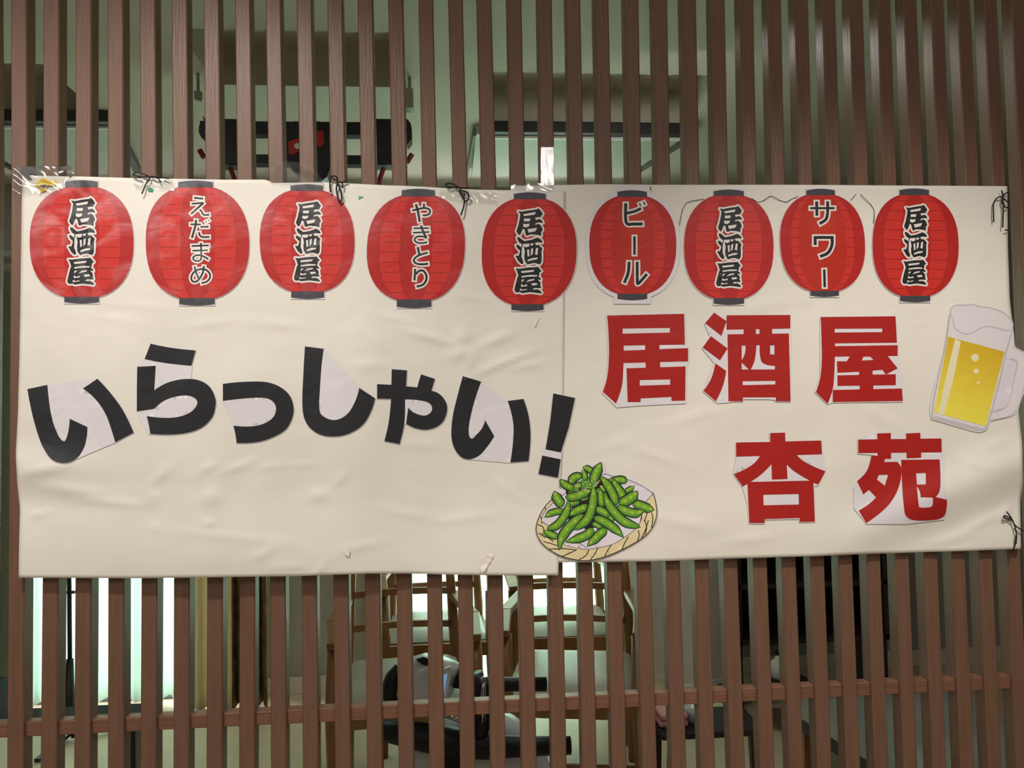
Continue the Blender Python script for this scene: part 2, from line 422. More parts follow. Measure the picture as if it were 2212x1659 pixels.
def stroke(pts, w, endext=0.0, smooth=True, rnd=False):
    """list of convex polys covering a stroke of width w"""
    if smooth and len(pts) > 2:
        pts = smooth_poly([(p[0], p[1], 1) for p in pts], 4, False)
    pts = [(p[0], p[1]) for p in pts]; out = []; n = len(pts); h = w/2
    for i in range(n-1):
        a, b = pts[i], pts[i+1]; dx, dy = b[0]-a[0], b[1]-a[1]; L_ = math.hypot(dx, dy)
        if L_ < 1e-6: continue
        dx /= L_; dy /= L_
        if i == 0: a = (a[0]-dx*endext, a[1]-dy*endext)
        if i == n-2: b = (b[0]+dx*endext, b[1]+dy*endext)
        out.append([(a[0]-dy*h, a[1]+dx*h), (b[0]-dy*h, b[1]+dx*h), (b[0]+dy*h, b[1]-dx*h), (a[0]+dy*h, a[1]-dx*h)])
        if 0 < i: out.append(circle(pts[i][0], pts[i][1], h, 8))
    if rnd: out += [circle(*pts[0], h, 8), circle(*pts[-1], h, 8)]
    return out
def outline(poly, w):                    # ring of quads and discs along a closed contour
    out = []; n = len(poly); h = w/2
    for i in range(n):
        a, b = poly[i], poly[(i+1) % n]; dx, dy = b[0]-a[0], b[1]-a[1]; L_ = math.hypot(dx, dy)
        out.append(circle(a[0], a[1], h, 8))
        if L_ < 1e-6: continue
        dx /= L_; dy /= L_
        out.append([(a[0]-dy*h, a[1]+dx*h), (b[0]-dy*h, b[1]+dx*h), (b[0]+dy*h, b[1]-dx*h), (a[0]+dy*h, a[1]-dx*h)])
    return out
def area2(p): return sum(p[i-1][0]*p[i][1]-p[i][0]*p[i-1][1] for i in range(len(p)))
def paint(name, layers, lay, material, parent, curl=None):
    """layers: [(poly, colour or None)], later on top; one planar mesh laid on the banner surface"""
    co, fs, cols = [], [], []
    for poly, colr in layers:
        poly = [(p[0], p[1]) for p in poly]
        if area2(poly) < 0: poly = poly[::-1]
        i0 = len(co); co += [Vector(p) for p in poly]; fs.append(list(range(i0, len(co)))); cols.append(colr)
    vo, eo, fo, ov, oe, of = delaunay_2d_cdt(co, [], fs, 1, 1e-4)
    bm = bmesh.new(); vs = [bm.verts.new((v.x, v.y, 0)) for v in vo]
    cl = bm.faces.layers.int.new('c')
    for f, o_ in zip(fo, of):
        if not o_: continue
        t = max(o_)
        if cols[t] is None: continue
        try: fc = bm.faces.new([vs[i] for i in f])
        except ValueError: continue
        fc[cl] = t
    loose = [v for v in bm.verts if not v.link_faces]
    bmesh.ops.delete(bm, geom=loose, context='VERTS')
    xs = [v.co.x for v in bm.verts]; ys = [v.co.y for v in bm.verts]
    g = math.ceil(min(xs)/G)*G
    while g < max(xs):
        bmesh.ops.bisect_plane(bm, geom=bm.verts[:]+bm.edges[:]+bm.faces[:], plane_co=(g, 0, 0), plane_no=(1, 0, 0), dist=1e-4); g += G
    g = math.ceil(min(ys)/G)*G
    while g < max(ys):
        bmesh.ops.bisect_plane(bm, geom=bm.verts[:]+bm.edges[:]+bm.faces[:], plane_co=(0, g, 0), plane_no=(0, 1, 0), dist=1e-4); g += G
    me = bpy.data.meshes.new(name)
    faces = [(f[cl], [(v.co.x, v.co.y) for v in f.verts]) for f in bm.faces]
    flat = {}
    for v in bm.verts:
        x, y = v.co.x, v.co.y
        v.co = surf(x, y, lay + (curl(x, y) if curl else 0))
    bm.normal_update()
    for f in bm.faces:
        if f.normal.y > 0: f.normal_flip()
    cidx = [f[cl] for f in bm.faces]
    bm.to_mesh(me); bm.free()
    att = me.color_attributes.new('ink', 'FLOAT_COLOR', 'CORNER')
    for p, ci in zip(me.polygons, cidx):
        for li in p.loop_indices: att.data[li].color = cols[ci]
        p.use_smooth = True
    me.materials.append(material)
    if parent is not None:
        shift(me, wpos(parent)); return link_mesh(name, me, parent)
    b = sum((v.co for v in me.vertices), Vector())/len(me.vertices); shift(me, b); return link_mesh(name, me, None, b)
PAPER_L, INK_L = .0021, .0026
WHITE = rgb(226, 219, 222); PALE = rgb(232, 224, 216)
BLACK = rgb(40, 40, 42); REDK = rgb(172, 34, 28)
def glyph(name, paper, ink, colr, label, group, holes=(), curl=None):
    allp = [p for q in ink for p in q]
    cx = sum(p[0] for p in allp)/len(allp); by = max(p[1] for p in allp)
    r = thing(name, surf(cx, by, PAPER_L), label, 'letter', group)
    back = []
    for q in paper: back.append((q, WHITE))
    for q in ink: back += [(o_, WHITE) for o_ in outline(q, 2.4)]+[(q, WHITE)]
    paint('paper_backing', back, PAPER_L, INK, r, curl)
    lays = [(q, colr) for q in ink] + [(q, None) for q in holes]
    paint('printed_character', lays, INK_L, INKG, r, curl)
    return r
S = smooth_poly
# ---- the black greeting
Z1 = lambda p: S(tr(40, 720, 3.568, p)); Z2 = lambda p: S(tr(620, 720, 3.3515, p))
s1 = 1
gi = 'black greeting letters'
i1 = [Z1([(68,430),(222,397),(232,500,1),(250,620,1),(285,740,1),(345,832,1),(375,790,1),(392,700,1),(393,658),(530,722),(525,800,1),(500,890,1),(440,970,1),(350,1000,1),(260,975,1),(190,880,1),(150,780,1),(105,620,1)]),
      Z1([(497,425),(608,350),(700,450,1),(790,570,1),(850,680,1),(887,765),(745,840),(715,740,1),(670,620,1),(595,510,1)])]
glyph('greeting_letter', [Z1([(200,398),(500,355),(610,346),(700,448,1),(800,572,1),(860,680,1),(890,766),(745,846),(640,888),(440,974),(300,960),(200,700)])], i1, BLACK,
      'big black first letter, a wide wobbly two-stroke character at the far left of the banner', gi)
i2 = [Z1([(1018,80),(1180,112,1),(1365,132),(1332,250),(1130,228,1),(972,198)]),
      Z1([(915,258),(1057,250),(1052,340,1),(1045,440),(1150,380,1),(1280,352,1),(1390,362,1),(1470,410,1),(1517,500,1),(1515,580,1),(1490,650,1),(1420,720,1),(1320,762,1),(1180,780,1),(1015,775),(1005,710,1),(988,638),(1130,652,1),(1240,642,1),(1330,605,1),(1375,550,1),(1370,510,1),(1310,480,1),(1220,485,1),(1120,520,1),(1045,582),(912,602),(912,430,1)])]
glyph('greeting_letter', [Z1([(960,200),(1340,240),(1330,352),(1470,420),(1500,600),(1400,720),(1180,780),(1000,780),(908,606),(912,254)])], i2, BLACK,
      'tall black second letter with a slanted cap bar and white paper under it', gi)
i3 = [Z1([(1575,390),(1720,375,1),(1900,375,1),(2010,410,1),(2090,480,1),(2120,570,1),(2110,650,1),(2060,740,1),(1960,800,1),(1840,838,1),(1680,845),(1672,780,1),(1655,712),(1780,718,1),(1880,700,1),(1960,650,1),(1985,580,1),(1960,525,1),(1900,498,1),(1780,498,1),(1575,520)])]
glyph('greeting_letter', [Z1([(1575,500),(1900,480),(2010,560),(1960,680),(1780,735),(1655,716),(1635,640),(1573,530)])], i3, BLACK,
      'small black hook-shaped third letter open to the left', gi)
i4 = [Z2([(130,95),(265,112),(248,250,1),(238,400,1),(233,530,1),(250,590,1),(340,628,1),(430,590,1),(490,500,1),(523,395),(637,470),(610,560,1),(550,660,1),(450,725,1),(330,748,1),(220,725,1),(140,650,1),(112,540,1),(118,300,1)])]
glyph('greeting_letter', [Z2([(262,112),(300,150),(500,365),(523,395),(480,560),(340,640),(225,580)])], i4, BLACK,
      'tall black fourth letter, one upright stroke curling up like a fish hook', gi)
i5 = [Z2([(758,260),(868,268),(862,380,1),(855,480,1),(850,640,1),(815,802),(705,780),(735,650,1),(750,520,1),(755,400,1)]),
      Z2([(652,368),(757,373),(860,383),(942,392),(970,297),(1070,330),(1045,415),(1110,445,1),(1155,510,1),(1155,580,1),(1115,655,1),(1030,695,1),(940,690,1),(862,655),(878,538),(920,575,1),(1000,595,1),(1048,560,1),(1035,510,1),(960,485,1),(855,478),(652,472)])]
glyph('greeting_letter', [Z2([(850,470),(1040,500),(1050,570),(930,640),(850,660)])], i5, BLACK,
      'small black fifth letter with a crossed upright and a closed loop on its right', gi)
i6 = [Z2([(1273,310),(1405,350),(1360,480,1),(1325,620,1),(1315,720,1),(1335,762,1),(1370,735,1),(1410,690,1),(1435,630),(1500,745),(1450,820,1),(1390,885,1),(1320,912,1),(1260,895,1),(1210,830,1),(1190,740,1),(1200,600,1),(1235,450,1)]),
      Z2([(1597,490),(1712,475),(1745,580,1),(1762,700,1),(1760,820,1),(1748,925),(1617,935),(1635,800,1),(1640,680,1),(1625,580,1)])]
glyph('greeting_letter', [Z2([(1400,350),(1500,425),(1605,490),(1660,700),(1620,940),(1320,914),(1300,700)])], i6, BLACK,
      'narrow black sixth letter of two strokes with a wedge of white paper between them', gi)
i7 = [Z2([(1928,435),(2085,468),(2040,680),(1983,862),(1872,840),(1905,640)]), Z2([(1848,885),(1982,912),(1962,1045),(1820,1018)])]
glyph('exclamation_mark', [Z2([(1868,836),(1988,858),(1984,915),(1846,888)])], i7, BLACK,
      'black exclamation mark closing the greeting, above the plate of green beans', gi)
# ---- the red shop name
K1 = lambda p: S(tr(1280, 650, 3.16, p)); K2 = lambda p: S(tr(1560, 910, 4.254, p))
gk = 'red shop name characters'
glyph('shop_name_character', [K1([(92,92),(632,80),(638,295),(660,320),(660,415),(642,447),(640,700),(330,715),(165,728),(60,625),(95,520),(105,380)])],
  [K1([(100,100),(625,88),(630,298),(150,305)]), K1([(100,100),(205,100),(212,300,1),(210,450,1),(200,580,1),(160,700),(70,620),(100,520,1),(112,380,1),(110,240,1)]),
   K1([(358,290),(455,290),(462,455),(364,460)]), K1([(205,340),(652,322),(652,412),(205,424)]),
   K1([(232,460),(635,447),(632,680),(540,682),(538,655),(328,665),(328,690),(240,690)])], REDK,
  'red first character of the shop name, with a long falling stroke on its left side', gk,
  holes=[K1([(205,188),(528,184),(528,216),(205,224)]), K1([(322,540),(530,535),(530,572),(322,578)])])
glyph('shop_name_character', [K1([(830,72),(920,100),(1358,92),(1355,690),(1200,672),(1040,672),(930,695),(850,700),(750,615),(830,425),(745,320),(800,240),(762,152)])],
  [K1([(830,80),(915,138),(880,238),(768,152)]), K1([(808,240),(922,325),(870,405),(752,318)]), K1([(838,425),(912,478),(890,580,1),(842,685),(757,612),(810,530,1)]),
   K1([(915,98),(1350,96),(1350,188),(915,196)]), K1([(1032,180),(1115,180),(1115,235),(1032,235)]), K1([(1140,180),(1226,180),(1226,235),(1140,235)]),
   K1([(922,228),(1340,222),(1352,685),(1252,685),(1252,658),(1027,658),(1027,685),(928,685)])], REDK,
  'red second character of the shop name, with three water drops on its left', gk,
  holes=[K1([(1018,305),(1045,305),(1040,360,1),(1018,405)]), K1([(1118,302),(1142,302),(1145,380,1),(1165,425,1),(1245,442),(1245,468),(1080,468),(1105,410,1),(1115,350,1)]),
         K1([(1018,420),(1068,468),(1018,468)]), K1([(1212,303),(1242,303),(1242,365),(1212,365)]), K1([(1025,548),(1248,545),(1248,570),(1025,575)])])
glyph('shop_name_character', [K1([(1552,105),(2075,98),(2085,290),(2092,378),(2100,460),(2112,500),(2116,590),(2122,690),(1640,695),(1605,708),(1515,622),(1552,500)])],
  [K1([(1558,110),(2068,105),(2078,285),(1600,290)]), K1([(1558,110),(1652,110),(1655,330,1),(1650,500,1),(1640,600,1),(1605,702),(1525,622),(1555,520,1),(1565,400,1),(1563,250,1)]),
   K1([(1645,309),(2083,302),(2083,375),(1645,380)]),
   K1([(1762,370),(1735,412),(1668,412),(1672,490),(1820,483),(1978,470),(2003,502),(2083,460),(2010,370)]),
   K1([(1820,470),(1912,470),(1912,515),(1820,515)]), K1([(1672,508),(2070,500),(2070,575),(1672,580)]), K1([(1824,570),(1917,570),(1917,612),(1824,612)]),
   K1([(1640,608),(2112,598),(2118,683),(1640,690)])], REDK,
  'red third character of the shop name, right end of the upper row', gk,
  holes=[K1([(1653,190),(1978,188),(1978,213),(1653,216)]), K1([(1850,380),(1895,380),(1920,403),(1838,407)])])
glyph('shop_name_character', [K2([(435,100),(585,98),(590,180),(915,172),(925,300),(957,455),(890,590),(848,600),(858,928),(720,932),(715,900),(395,905),(392,945),(245,942),(230,760),(185,600),(105,485),(125,330),(122,190),(435,182)])],
  [K2([(442,108),(578,104),(582,250),(442,250)]), K2([(128,195),(442,190),(580,185),(910,177),(918,303),(680,310),(355,318),(130,325)]),
   K2([(352,310),(300,380,1),(220,435,1),(108,485),(190,600),(330,510,1),(400,450,1),(455,392),(500,310)]),
   K2([(680,305),(740,360,1),(840,415,1),(950,460),(885,582),(760,520,1),(650,450,1),(588,390),(540,305)]),
   K2([(450,300),(590,300),(600,530),(458,535)]),
   K2([(232,558),(838,545),(852,922),(712,925),(712,888),(393,898),(390,935),(250,935)]), K2([(180,590),(280,555),(240,640),(232,575)]), K2([(785,545),(885,582),(838,560)])], REDK,
  'red fourth character, first of the lower row, like a tree over a box', gk,
  holes=[K2([(378,675),(703,668),(706,765),(380,772)]), K2([(232,585),(180,605),(150,700),(236,700)])])
glyph('shop_name_character', [K2([(1410,102),(1560,100),(1560,130),(1685,130),(1685,100),(1830,98),(1835,155),(2022,152),(2040,290),(2040,345),(2040,600),(2060,690),(2072,715),(2070,820),(2045,905),(1700,945),(1330,945),(1210,800),(1210,600),(1235,550),(1360,390),(1370,310),(1245,298),(1242,160)])],
  [K2([(1250,168),(2015,158),(2018,285),(1252,292)]), K2([(1425,112),(1550,108),(1553,345),(1430,345)]), K2([(1690,112),(1820,106),(1830,335),(1695,340)]),
   K2([(1372,312),(1500,325),(1490,375),(1610,372),(1645,418),(1640,540,1),(1590,680,1),(1500,800,1),(1325,935),(1255,820),(1350,760,1),(1415,698),(1348,630),(1298,672),(1240,550),(1320,470,1),(1355,390,1)]),
   K2([(1645,355),(1998,350),(2005,470,1),(2005,600,1),(1990,660,1),(1960,695),(2065,722),(2062,800,1),(2040,870,1),(1960,905,1),(1760,908,1),(1690,870,1),(1670,780,1),(1655,600,1)])], REDK,
  'red fifth character, last of the lower row near the lower right corner of the banner', gk,
  holes=[K2([(1440,492),(1525,492),(1495,592),(1422,535)]), K2([(1782,478),(1872,475),(1872,580),(1790,582)]),
         K2([(1790,598),(1815,640,1),(1825,698),(1935,700),(1935,760,1),(1915,788,1),(1810,790),(1800,720,1)])])

# ---- lanterns
A15 = lambda p, dy=0: [((x)/15.078, (y+dy)/15.078) for x, y in p]
D = 1508
BR_INK = [A15([(290,245),(440,258),(600,225),(900,185),(935,150),(1000,190),(1100,330),(1055,380),(1040,435),(840,455),(875,530),(990,495),(1060,540),(1105,630),(960,612),(860,640),(835,690),(965,655),(1040,720),(1095,850),(1040,930),(1045,1055),(930,1020),(700,1000),(570,1050),(530,1000),(500,850),(450,810),(410,900),(360,1020),(300,1010),(230,900),(290,720),(340,500),(360,340)]),
  A15([(255,1095),(330,1095),(490,1220),(720,1175),(925,1100),(1050,1175),(1088,1275),(930,1255),(845,1275),(790,1290),(690,1300),(480,1310),(420,1320),(330,1270),(270,1180)]),
  A15([(215,1350),(290,1340),(390,1420),(420,1300),(452,1330),(410,1450),(400,1740),(460,1880),(455,1960),(400,1970),(300,1880),(200,1700),(230,1690),(300,1700),(340,1600),(350,1530),(260,1450)]),
  A15([(470,1380),(540,1420),(640,1400),(660,1320),(690,1295),(700,1370),(780,1350),(790,1285),(850,1290),(870,1350),(960,1340),(1080,1460),(1050,1560),(1060,1700),(1050,1900),(1000,1980),(900,1950),(820,1930),(700,1950),(590,1985),(500,1850),(490,1700),(510,1560)]),
  A15([(200,600),(330,610),(600,570),(880,560),(935,545),(1060,690),(990,730),(980,830),(950,860),(1030,930),(1040,975),(930,960),(1010,1050),(1025,1130),(1000,1150),(1040,1200),(1035,1245),(960,1240),(900,1280),(990,1310),(1065,1385),(1040,1420),(900,1400),(700,1375),(550,1390),(430,1410),(330,1370),(260,1390),(200,1370),(165,1290),(210,1100),(270,880),(300,840),(250,680)], D)]
BR_HOLE = [A15([(455,340),(860,270),(835,355),(485,405)]), A15([(485,485),(690,480),(670,570),(480,575)]), A15([(460,650),(570,665),(655,645),(650,730),(545,775),(455,745)]), A15([(590,830),(910,785),(850,895),(635,945)]),
  A15([(580,1500),(650,1490),(655,1700),(600,1730)]), A15([(710,1470),(780,1450),(770,1620),(700,1700)]), A15([(870,1450),(940,1430),(920,1670),(840,1650)]), A15([(600,1830),(760,1770),(930,1755),(910,1810),(740,1840),(605,1880)])] + \
  [A15(p, D) for p in ([(385,690),(820,650),(780,710),(405,750)], [(400,850),(700,810),(920,820),(900,860),(600,870),(405,900)], [(410,960),(500,965),(395,1055)], [(540,1050),(640,970),(820,940),(810,985),(640,1020)],
   [(710,1090),(890,1075),(925,1130),(760,1160)], [(390,1110),(470,1155),(590,1120),(570,1180),(380,1195)], [(360,1255),(430,1290),(590,1270),(560,1300),(345,1325)], [(760,1290),(810,1240),(940,1240),(890,1285)])]
# master text frame: x 7.6..77, y 6.6..197.8 (pixels from 1100,440)
def brush(bx0, bx1, by0, by1, col=BLACK):
    f = lambda poly: [(bx0+(x-7.6)/69.4*(bx1-bx0), by0+(y-6.6)/191.2*(by1-by0)) for x, y in poly]
    L_ = []
    for q in BR_INK:
        q = f(q); L_ += [(o_, PALE) for o_ in outline(q, 7.2)] + [(q, PALE)]
    for q in BR_INK: L_.append((f(q), col))
    for q in BR_HOLE: L_.append((f(q), PALE))
    return L_
def kana(ox, oy, sc, strokes, ow, col=BLACK):
    L_ = []
    for pts, w in strokes:
        for q in stroke(tr(ox, oy, sc, pts), w/sc+2*ow, ow): L_.append((q, PALE))
    for pts, w in strokes:
        for q in stroke(tr(ox, oy, sc, pts), w/sc): L_.append((q, col))
    return L_
EDA = [([(145,130),(295,145)],32),([(105,228),(300,212)],28),([(300,212),(95,395)],32),([(235,325),(265,345),(285,392),(320,410),(395,405)],30),
 ([(85,562),(255,565)],28),([(178,490),(165,590),(110,785)],36),([(250,605),(382,600)],30),([(228,690),(237,740),(280,768),(395,768)],32),([(328,512),(342,535)],13),([(380,488),(394,508)],13),
 ([(105,915),(385,905)],28),([(118,992),(372,985)],26),([(255,865),(262,1080),(250,1140),(200,1160),(140,1140),(132,1100),(180,1068),(260,1070),(320,1095),(380,1130)],28),
 ([(155,1250),(172,1330),(218,1440)],30),([(305,1240),(290,1340),(230,1450),(160,1500),(105,1470),(110,1390),(170,1320),(270,1290),(350,1310),(400,1370),(400,1440),(350,1495),(265,1520)],30)]
YAK = [([(85,205),(180,185),(300,160),(390,185),(405,240),(360,285),(275,290)],34),([(150,90),(185,200),(222,410)],42),([(297,80),(297,160)],34),
 ([(110,525),(385,520)],28),([(100,605),(395,590)],28),([(240,475),(290,600),(345,700)],40),([(345,700),(280,672),(180,675),(130,720),(150,765),(230,790),(355,775)],30),
 ([(185,860),(215,990)],40),([(365,960),(230,1000),(150,1045),(115,1100),(150,1150),(250,1170),(372,1160)],38),
 ([(140,1250),(135,1360),(125,1460)],42),([(155,1345),(220,1285),(290,1290),(342,1380),(330,1470),(270,1540),(165,1570)],40)]
BII = [([(180,115),(180,420),(215,490),(300,490),(485,487)],56),([(200,295),(330,265),(455,210)],50),([(425,120),(450,170)],24),([(500,90),(525,145)],24),
 ([(337,710),(337,1040)],46),([(240,1165),(225,1360),(155,1545)],54),([(385,1165),(388,1530),(395,1560),(470,1490),(560,1385)],52)]
SAW = [([(78,195),(498,195)],38),([(190,80),(195,325)],50),([(378,78),(375,290),(345,390),(240,460)],50),
 ([(165,825),(165,670)],52),([(140,695),(480,695)],52),([(455,690),(450,830),(380,960),(248,1020)],54),([(320,1240),(328,1545)],44)]
def lantern(x0, x1, y0, y1, tc, bc, text, label, fade=0, w2=.34, margin=0, orange=0):
    """tc/bc: cap rectangles (xa, xb, ya, yb)"""
    cx, cy, a, b = (x0+x1)/2, (y0+y1)/2, (x1-x0)/2, (y1-y0)/2
    sh = ((bc[0]+bc[1])/2-(tc[0]+tc[1])/2)/(2*b)
    sh0 = (tc[0]+tc[1]+bc[0]+bc[1])/4 - cx
    hw = (tc[1]-tc[0])/2
    n_ = 2.35; bb = b/((1-(hw/a)**n_)**(1/n_))
    def env(scale, m=0, N_=44, blend=1):
        pts = []
        for i in range(N_):
            t = 2*math.pi*i/N_; ct, st = math.cos(t), math.sin(t)
            x = (a*scale+m)*math.copysign(abs(ct)**(2/n_), ct); y = (bb+m)*math.copysign(abs(st)**(2/n_), st)
            y = max(-b-m, min(b+m, y))
            pts.append((cx + x + (sh*y + sh0*(abs(y)/b)**2)*1.0, cy+y))
        return pts
    def mixc(c1): 
        return c1
    C_D, C_L, C_R = rgb(180, 36, 32), rgb(204, 50, 42), rgb(150, 26, 24)
    CAP = rgb(70, 68, 74)
    r = thing('paper_lantern_cutout', surf(cx, bc[3], PAPER_L), label, 'paper lantern', 'paper lantern cutouts')
    L_ = []
    mg = margin or 1.4
    pap = [(env(1, mg), WHITE), ([(tc[0]-mg, tc[2]-mg), (tc[1]+mg, tc[2]-mg), (tc[1]+mg, tc[3]+4), (tc[0]-mg, tc[3]+4)], WHITE),
           ([(bc[0]-mg, bc[2]-4), (bc[1]+mg, bc[2]-4), (bc[1]+mg, bc[3]+mg), (bc[0]-mg, bc[3]+mg)], WHITE)]
    crl = None
    paint('paper_backing', pap, PAPER_L, INK, r)
    L_.append((env(1), C_D))
    L_.append((env(.74), C_L))
    body = env(.74)
    for k in range(10):
        yy = y0+(y1-y0)*(k+.62)/10.4
        tt = min(.999, abs(yy-cy)/bb); hwid = a*.735*(1-tt**n_)**(1/n_)
        off = sh*(yy-cy)+sh0*((yy-cy)/b)**2
        L_.append(([(cx-hwid+off, yy-.9), (cx+hwid+off, yy+.3), (cx+hwid+off, yy+1.7), (cx-hwid+off, yy+.6)], C_R))
    L_.append((env(w2), rgb(186, 44, 30) if orange else C_D))
    if orange:
        for q in range(6):
            k_ = 1-q/6.5; L_.append((circle(cx, cy-b*.45, a*w2*.9*k_, 20, b*.5*k_), rgb(186+2*q, 44+3*q, 30+q)))
    IK = INKF if fade else INKG
    paint('printed_body', L_, INK_L, IK, r)
    def capp(c_, topcap):
        m_ = (c_[0]+c_[1])/2
        if topcap: return S([(c_[0], c_[3]), (c_[0], c_[2]+3.5), (m_, c_[2], 1), (c_[1], c_[2]+3.5), (c_[1], c_[3])])
        return S([(c_[0], c_[2]), (c_[1], c_[2]), (c_[1], c_[3]-2.5), (m_, c_[3]+.5, 1), (c_[0], c_[3]-2.5)])
    paint('printed_cap', [(capp(tc, True), CAP)], INK_L+.00015, IK, r)
    paint('printed_cap', [(capp(bc, False), CAP)], INK_L+.00015, IK, r)
    paint('lettering', text, INK_L+.0003, IK, r)
    return r
lantern(63.8,288.6,404.4,642.4,(140.5,211.4,389,405),(138.7,213.9,641,655), brush(141.8,210,423.4,619.6), 'red paper lantern at the far left of the row, under the large shiny tape', 1)
lantern(314.7,538.7,404.4,645,(384.8,460.3,390,405),(387,463.8,643.7,659.4), kana(400,410,7.5375,EDA,3.4), 'second red paper lantern from the left, with four slim letters above the tall slanted-cap letter', 1)
lantern(560.8,765.8,411,630,(627.3,697.5,398,412.5),(629,700,629.5,645), brush(631.6,697.5,431,612), 'third red paper lantern from the left, with a black string bow at its upper right', 1)
lantern(792.4,1004.3,422,649,(867.6,939.2,407.7,424.5),(857,931.6,646.7,665), kana(880,430,8.3,YAK,3.4), 'fourth red paper lantern from the left, leaning, with slim letters shaped like looped strokes', 1)
lantern(1040.5,1245.6,429.7,657.6,(1110,1179,415.3,430.5),(1104.6,1174,657,671.5), brush(1107.6,1177,446.6,637.8), 'fifth and middle red paper lantern, overlapping the seam between the two banner sheets')
lantern(1272.9,1461,424,634.8,(1333.7,1397.5,410.8,425),(1334,1398,634.4,648), kana(1330,425,8.3,BII,3.6), 'red paper lantern with a wide white cut margin all round', 0, .5, 8.5, 1)
lantern(1477.7,1671,422.6,645,(1542,1606.8,409.3,423),(1542,1607.5,644,658), brush(1543.7,1606.8,441.4,624), 'red paper lantern above the second big red character, third from the right end')
lantern(1685.4,1868.6,420.9,628.3,(1742,1803.7,407.6,421.5),(1750.6,1812.4,628,640.8), kana(1740,425,7.9,SAW,3.6), 'slightly smaller red paper lantern above the third big red character, second from the right end', 0, .56, 0, 1)
lantern(1885,2071,420.9,639.2,(1943.3,2006.9,407,421.5),(1944.4,2009.6,639,652.3), brush(1946,2007,439,618.8), 'red paper lantern at the far right of the row, above the beer mug')

# ---- beer mug
ZB = lambda p: tr(1980, 640, 5.185, p)
r = thing('beer_mug_cutout', surf(2080, 925, PAPER_L), 'cut-out picture of a full beer mug at the right edge of the banner', 'picture')
mug = S(ZB([(385,110),(450,88,1),(640,82,1),(760,110,1),(950,160,1),(1060,260,1),(1085,400,1),(1105,560,1),(1215,630,1),(1262,720,1),(1250,900,1),(1215,1050,1),(1165,1180,1),(1130,1290,1),(1060,1345,1),(840,1402,1),(790,1495,1),(700,1525,1),(450,1460,1),(165,1378),(148,1280,1),(170,1100,1),(250,800,1),(310,560,1),(350,300,1)]))
paint('paper_backing', [(mug, rgb(226, 219, 221))], PAPER_L, INK, r)
GL = rgb(188, 180, 184); L_ = []
def lines(pts, w, c_): return [(q, c_) for q in stroke(ZB(pts), w/5.185, 0, True, True)]
L_ += lines([(372,210),(330,520),(255,860),(190,1180),(175,1350)], 13, GL)
L_ += lines([(1072,385),(1000,640),(930,950),(850,1250),(800,1440)], 13, GL)
L_ += lines([(185,1352),(400,1410),(700,1490),(760,1490),(795,1440)], 38, rgb(200,193,196))
L_ += lines([(1010,700),(1122,730),(1095,900),(1060,1080),(1020,1210),(950,1270),(845,1292)], 16, rgb(200,192,198))
L_ += lines([(1080,560),(1215,640),(1245,720),(1230,900),(1190,1080),(1140,1230),(1060,1330),(830,1390)], 11, rgb(200,192,198))
L_.append((S(ZB([(1010,700),(1110,732),(1060,1080,1),(1020,1210,1),(940,1262),(860,1285),(930,980,1)])), rgb(222, 213, 222)))
L_ += lines([(385,200),(408,270),(430,350),(500,405),(580,420),(660,385),(760,340),(840,340),(960,370),(1040,380),(1078,330),(1060,260),(1000,200),(900,150),(780,120),(700,115),(640,92),(560,95),(500,100),(440,98),(392,130),(385,200)], 12, rgb(205,198,199))
bands = 22
def lerp(a, b, t): return a+(b-a)*t
def edgeL(t): return (lerp(355,195,t), lerp(452,1300,t))
def edgeR(t): return (lerp(985,775,t), lerp(622,1455,t))
for k in range(bands):
    t0, t1 = k/bands, (k+1)/bands
    c_ = rgb(lerp(214,240,t0), lerp(176,226,t0), lerp(44,84,t0))
    L_.append((ZB([edgeL(t0), edgeR(t0), edgeR(t1), edgeL(t1)]), c_))
L_.append((ZB([(432,476),(496,508),(400,980),(302,1338),(240,1320),(330,900)]), rgb(232,225,186)))
for x, y, q in ((655,688,43),(668,838,30),(692,965,17)): L_.append((circle(1980+x/5.185, 640+y/5.185, q/5.185, 12), rgb(236,228,180)))
L_ += [(q, rgb(226,200,90)) for q in outline(circle(1980+640/5.185, 640+795/5.185, 5, 10), 1)]
paint('printed_picture', L_, INK_L, INK, r)

# ---- plate of green beans
ZE = lambda p: tr(1140, 980, 6.913, p)
r = thing('green_bean_plate_cutout', surf(1290, 1210, .002), 'cut-out picture of green soybean pods heaped on a round woven tray', 'picture')
outer = S(ZE([(375,690,1),(260,800,1),(180,940,1),(135,1080,1),(140,1190,1),(205,1320,1),(330,1430,1),(520,1530,1),(760,1585,1),(900,1590,1),(1130,1540,1),(1400,1430,1),(1700,1260,1),(1850,1110,1),(1920,920,1),(1910,760,1),(1865,590),(1750,500,1),(1600,420,1),(1480,385,1),(1300,330,1),(1155,305),(1110,130),(1060,150),(830,195),(800,300),(700,300),(620,400),(480,380),(520,540),(400,540)]), 3)
OUTL = rgb(40, 26, 34); TAN = rgb(226, 208, 160); PP = rgb(226, 216, 224)
L_ = [(o_, WHITE) for o_ in outline(outer, 5)] + [(outer, WHITE)]
paint('paper_backing', L_, .0032, INK, r)
L_ = []
rim = S(ZE([(375,690,1),(260,800,1),(180,940,1),(135,1080,1),(140,1190,1),(205,1320,1),(330,1430,1),(520,1530,1),(760,1585,1),(900,1590,1),(1130,1540,1),(1400,1430,1),(1700,1260,1),(1850,1110,1),(1920,920,1),(1910,760,1),(1865,590),(1300,500),(700,600)]), 3)
L_ += [(o_, OUTL) for o_ in outline(rim, 3.6)] + [(rim, TAN)]
def el(pts, w=1.9): return [(q, OUTL) for q in stroke(ZE(pts), w, 0, True, True)]
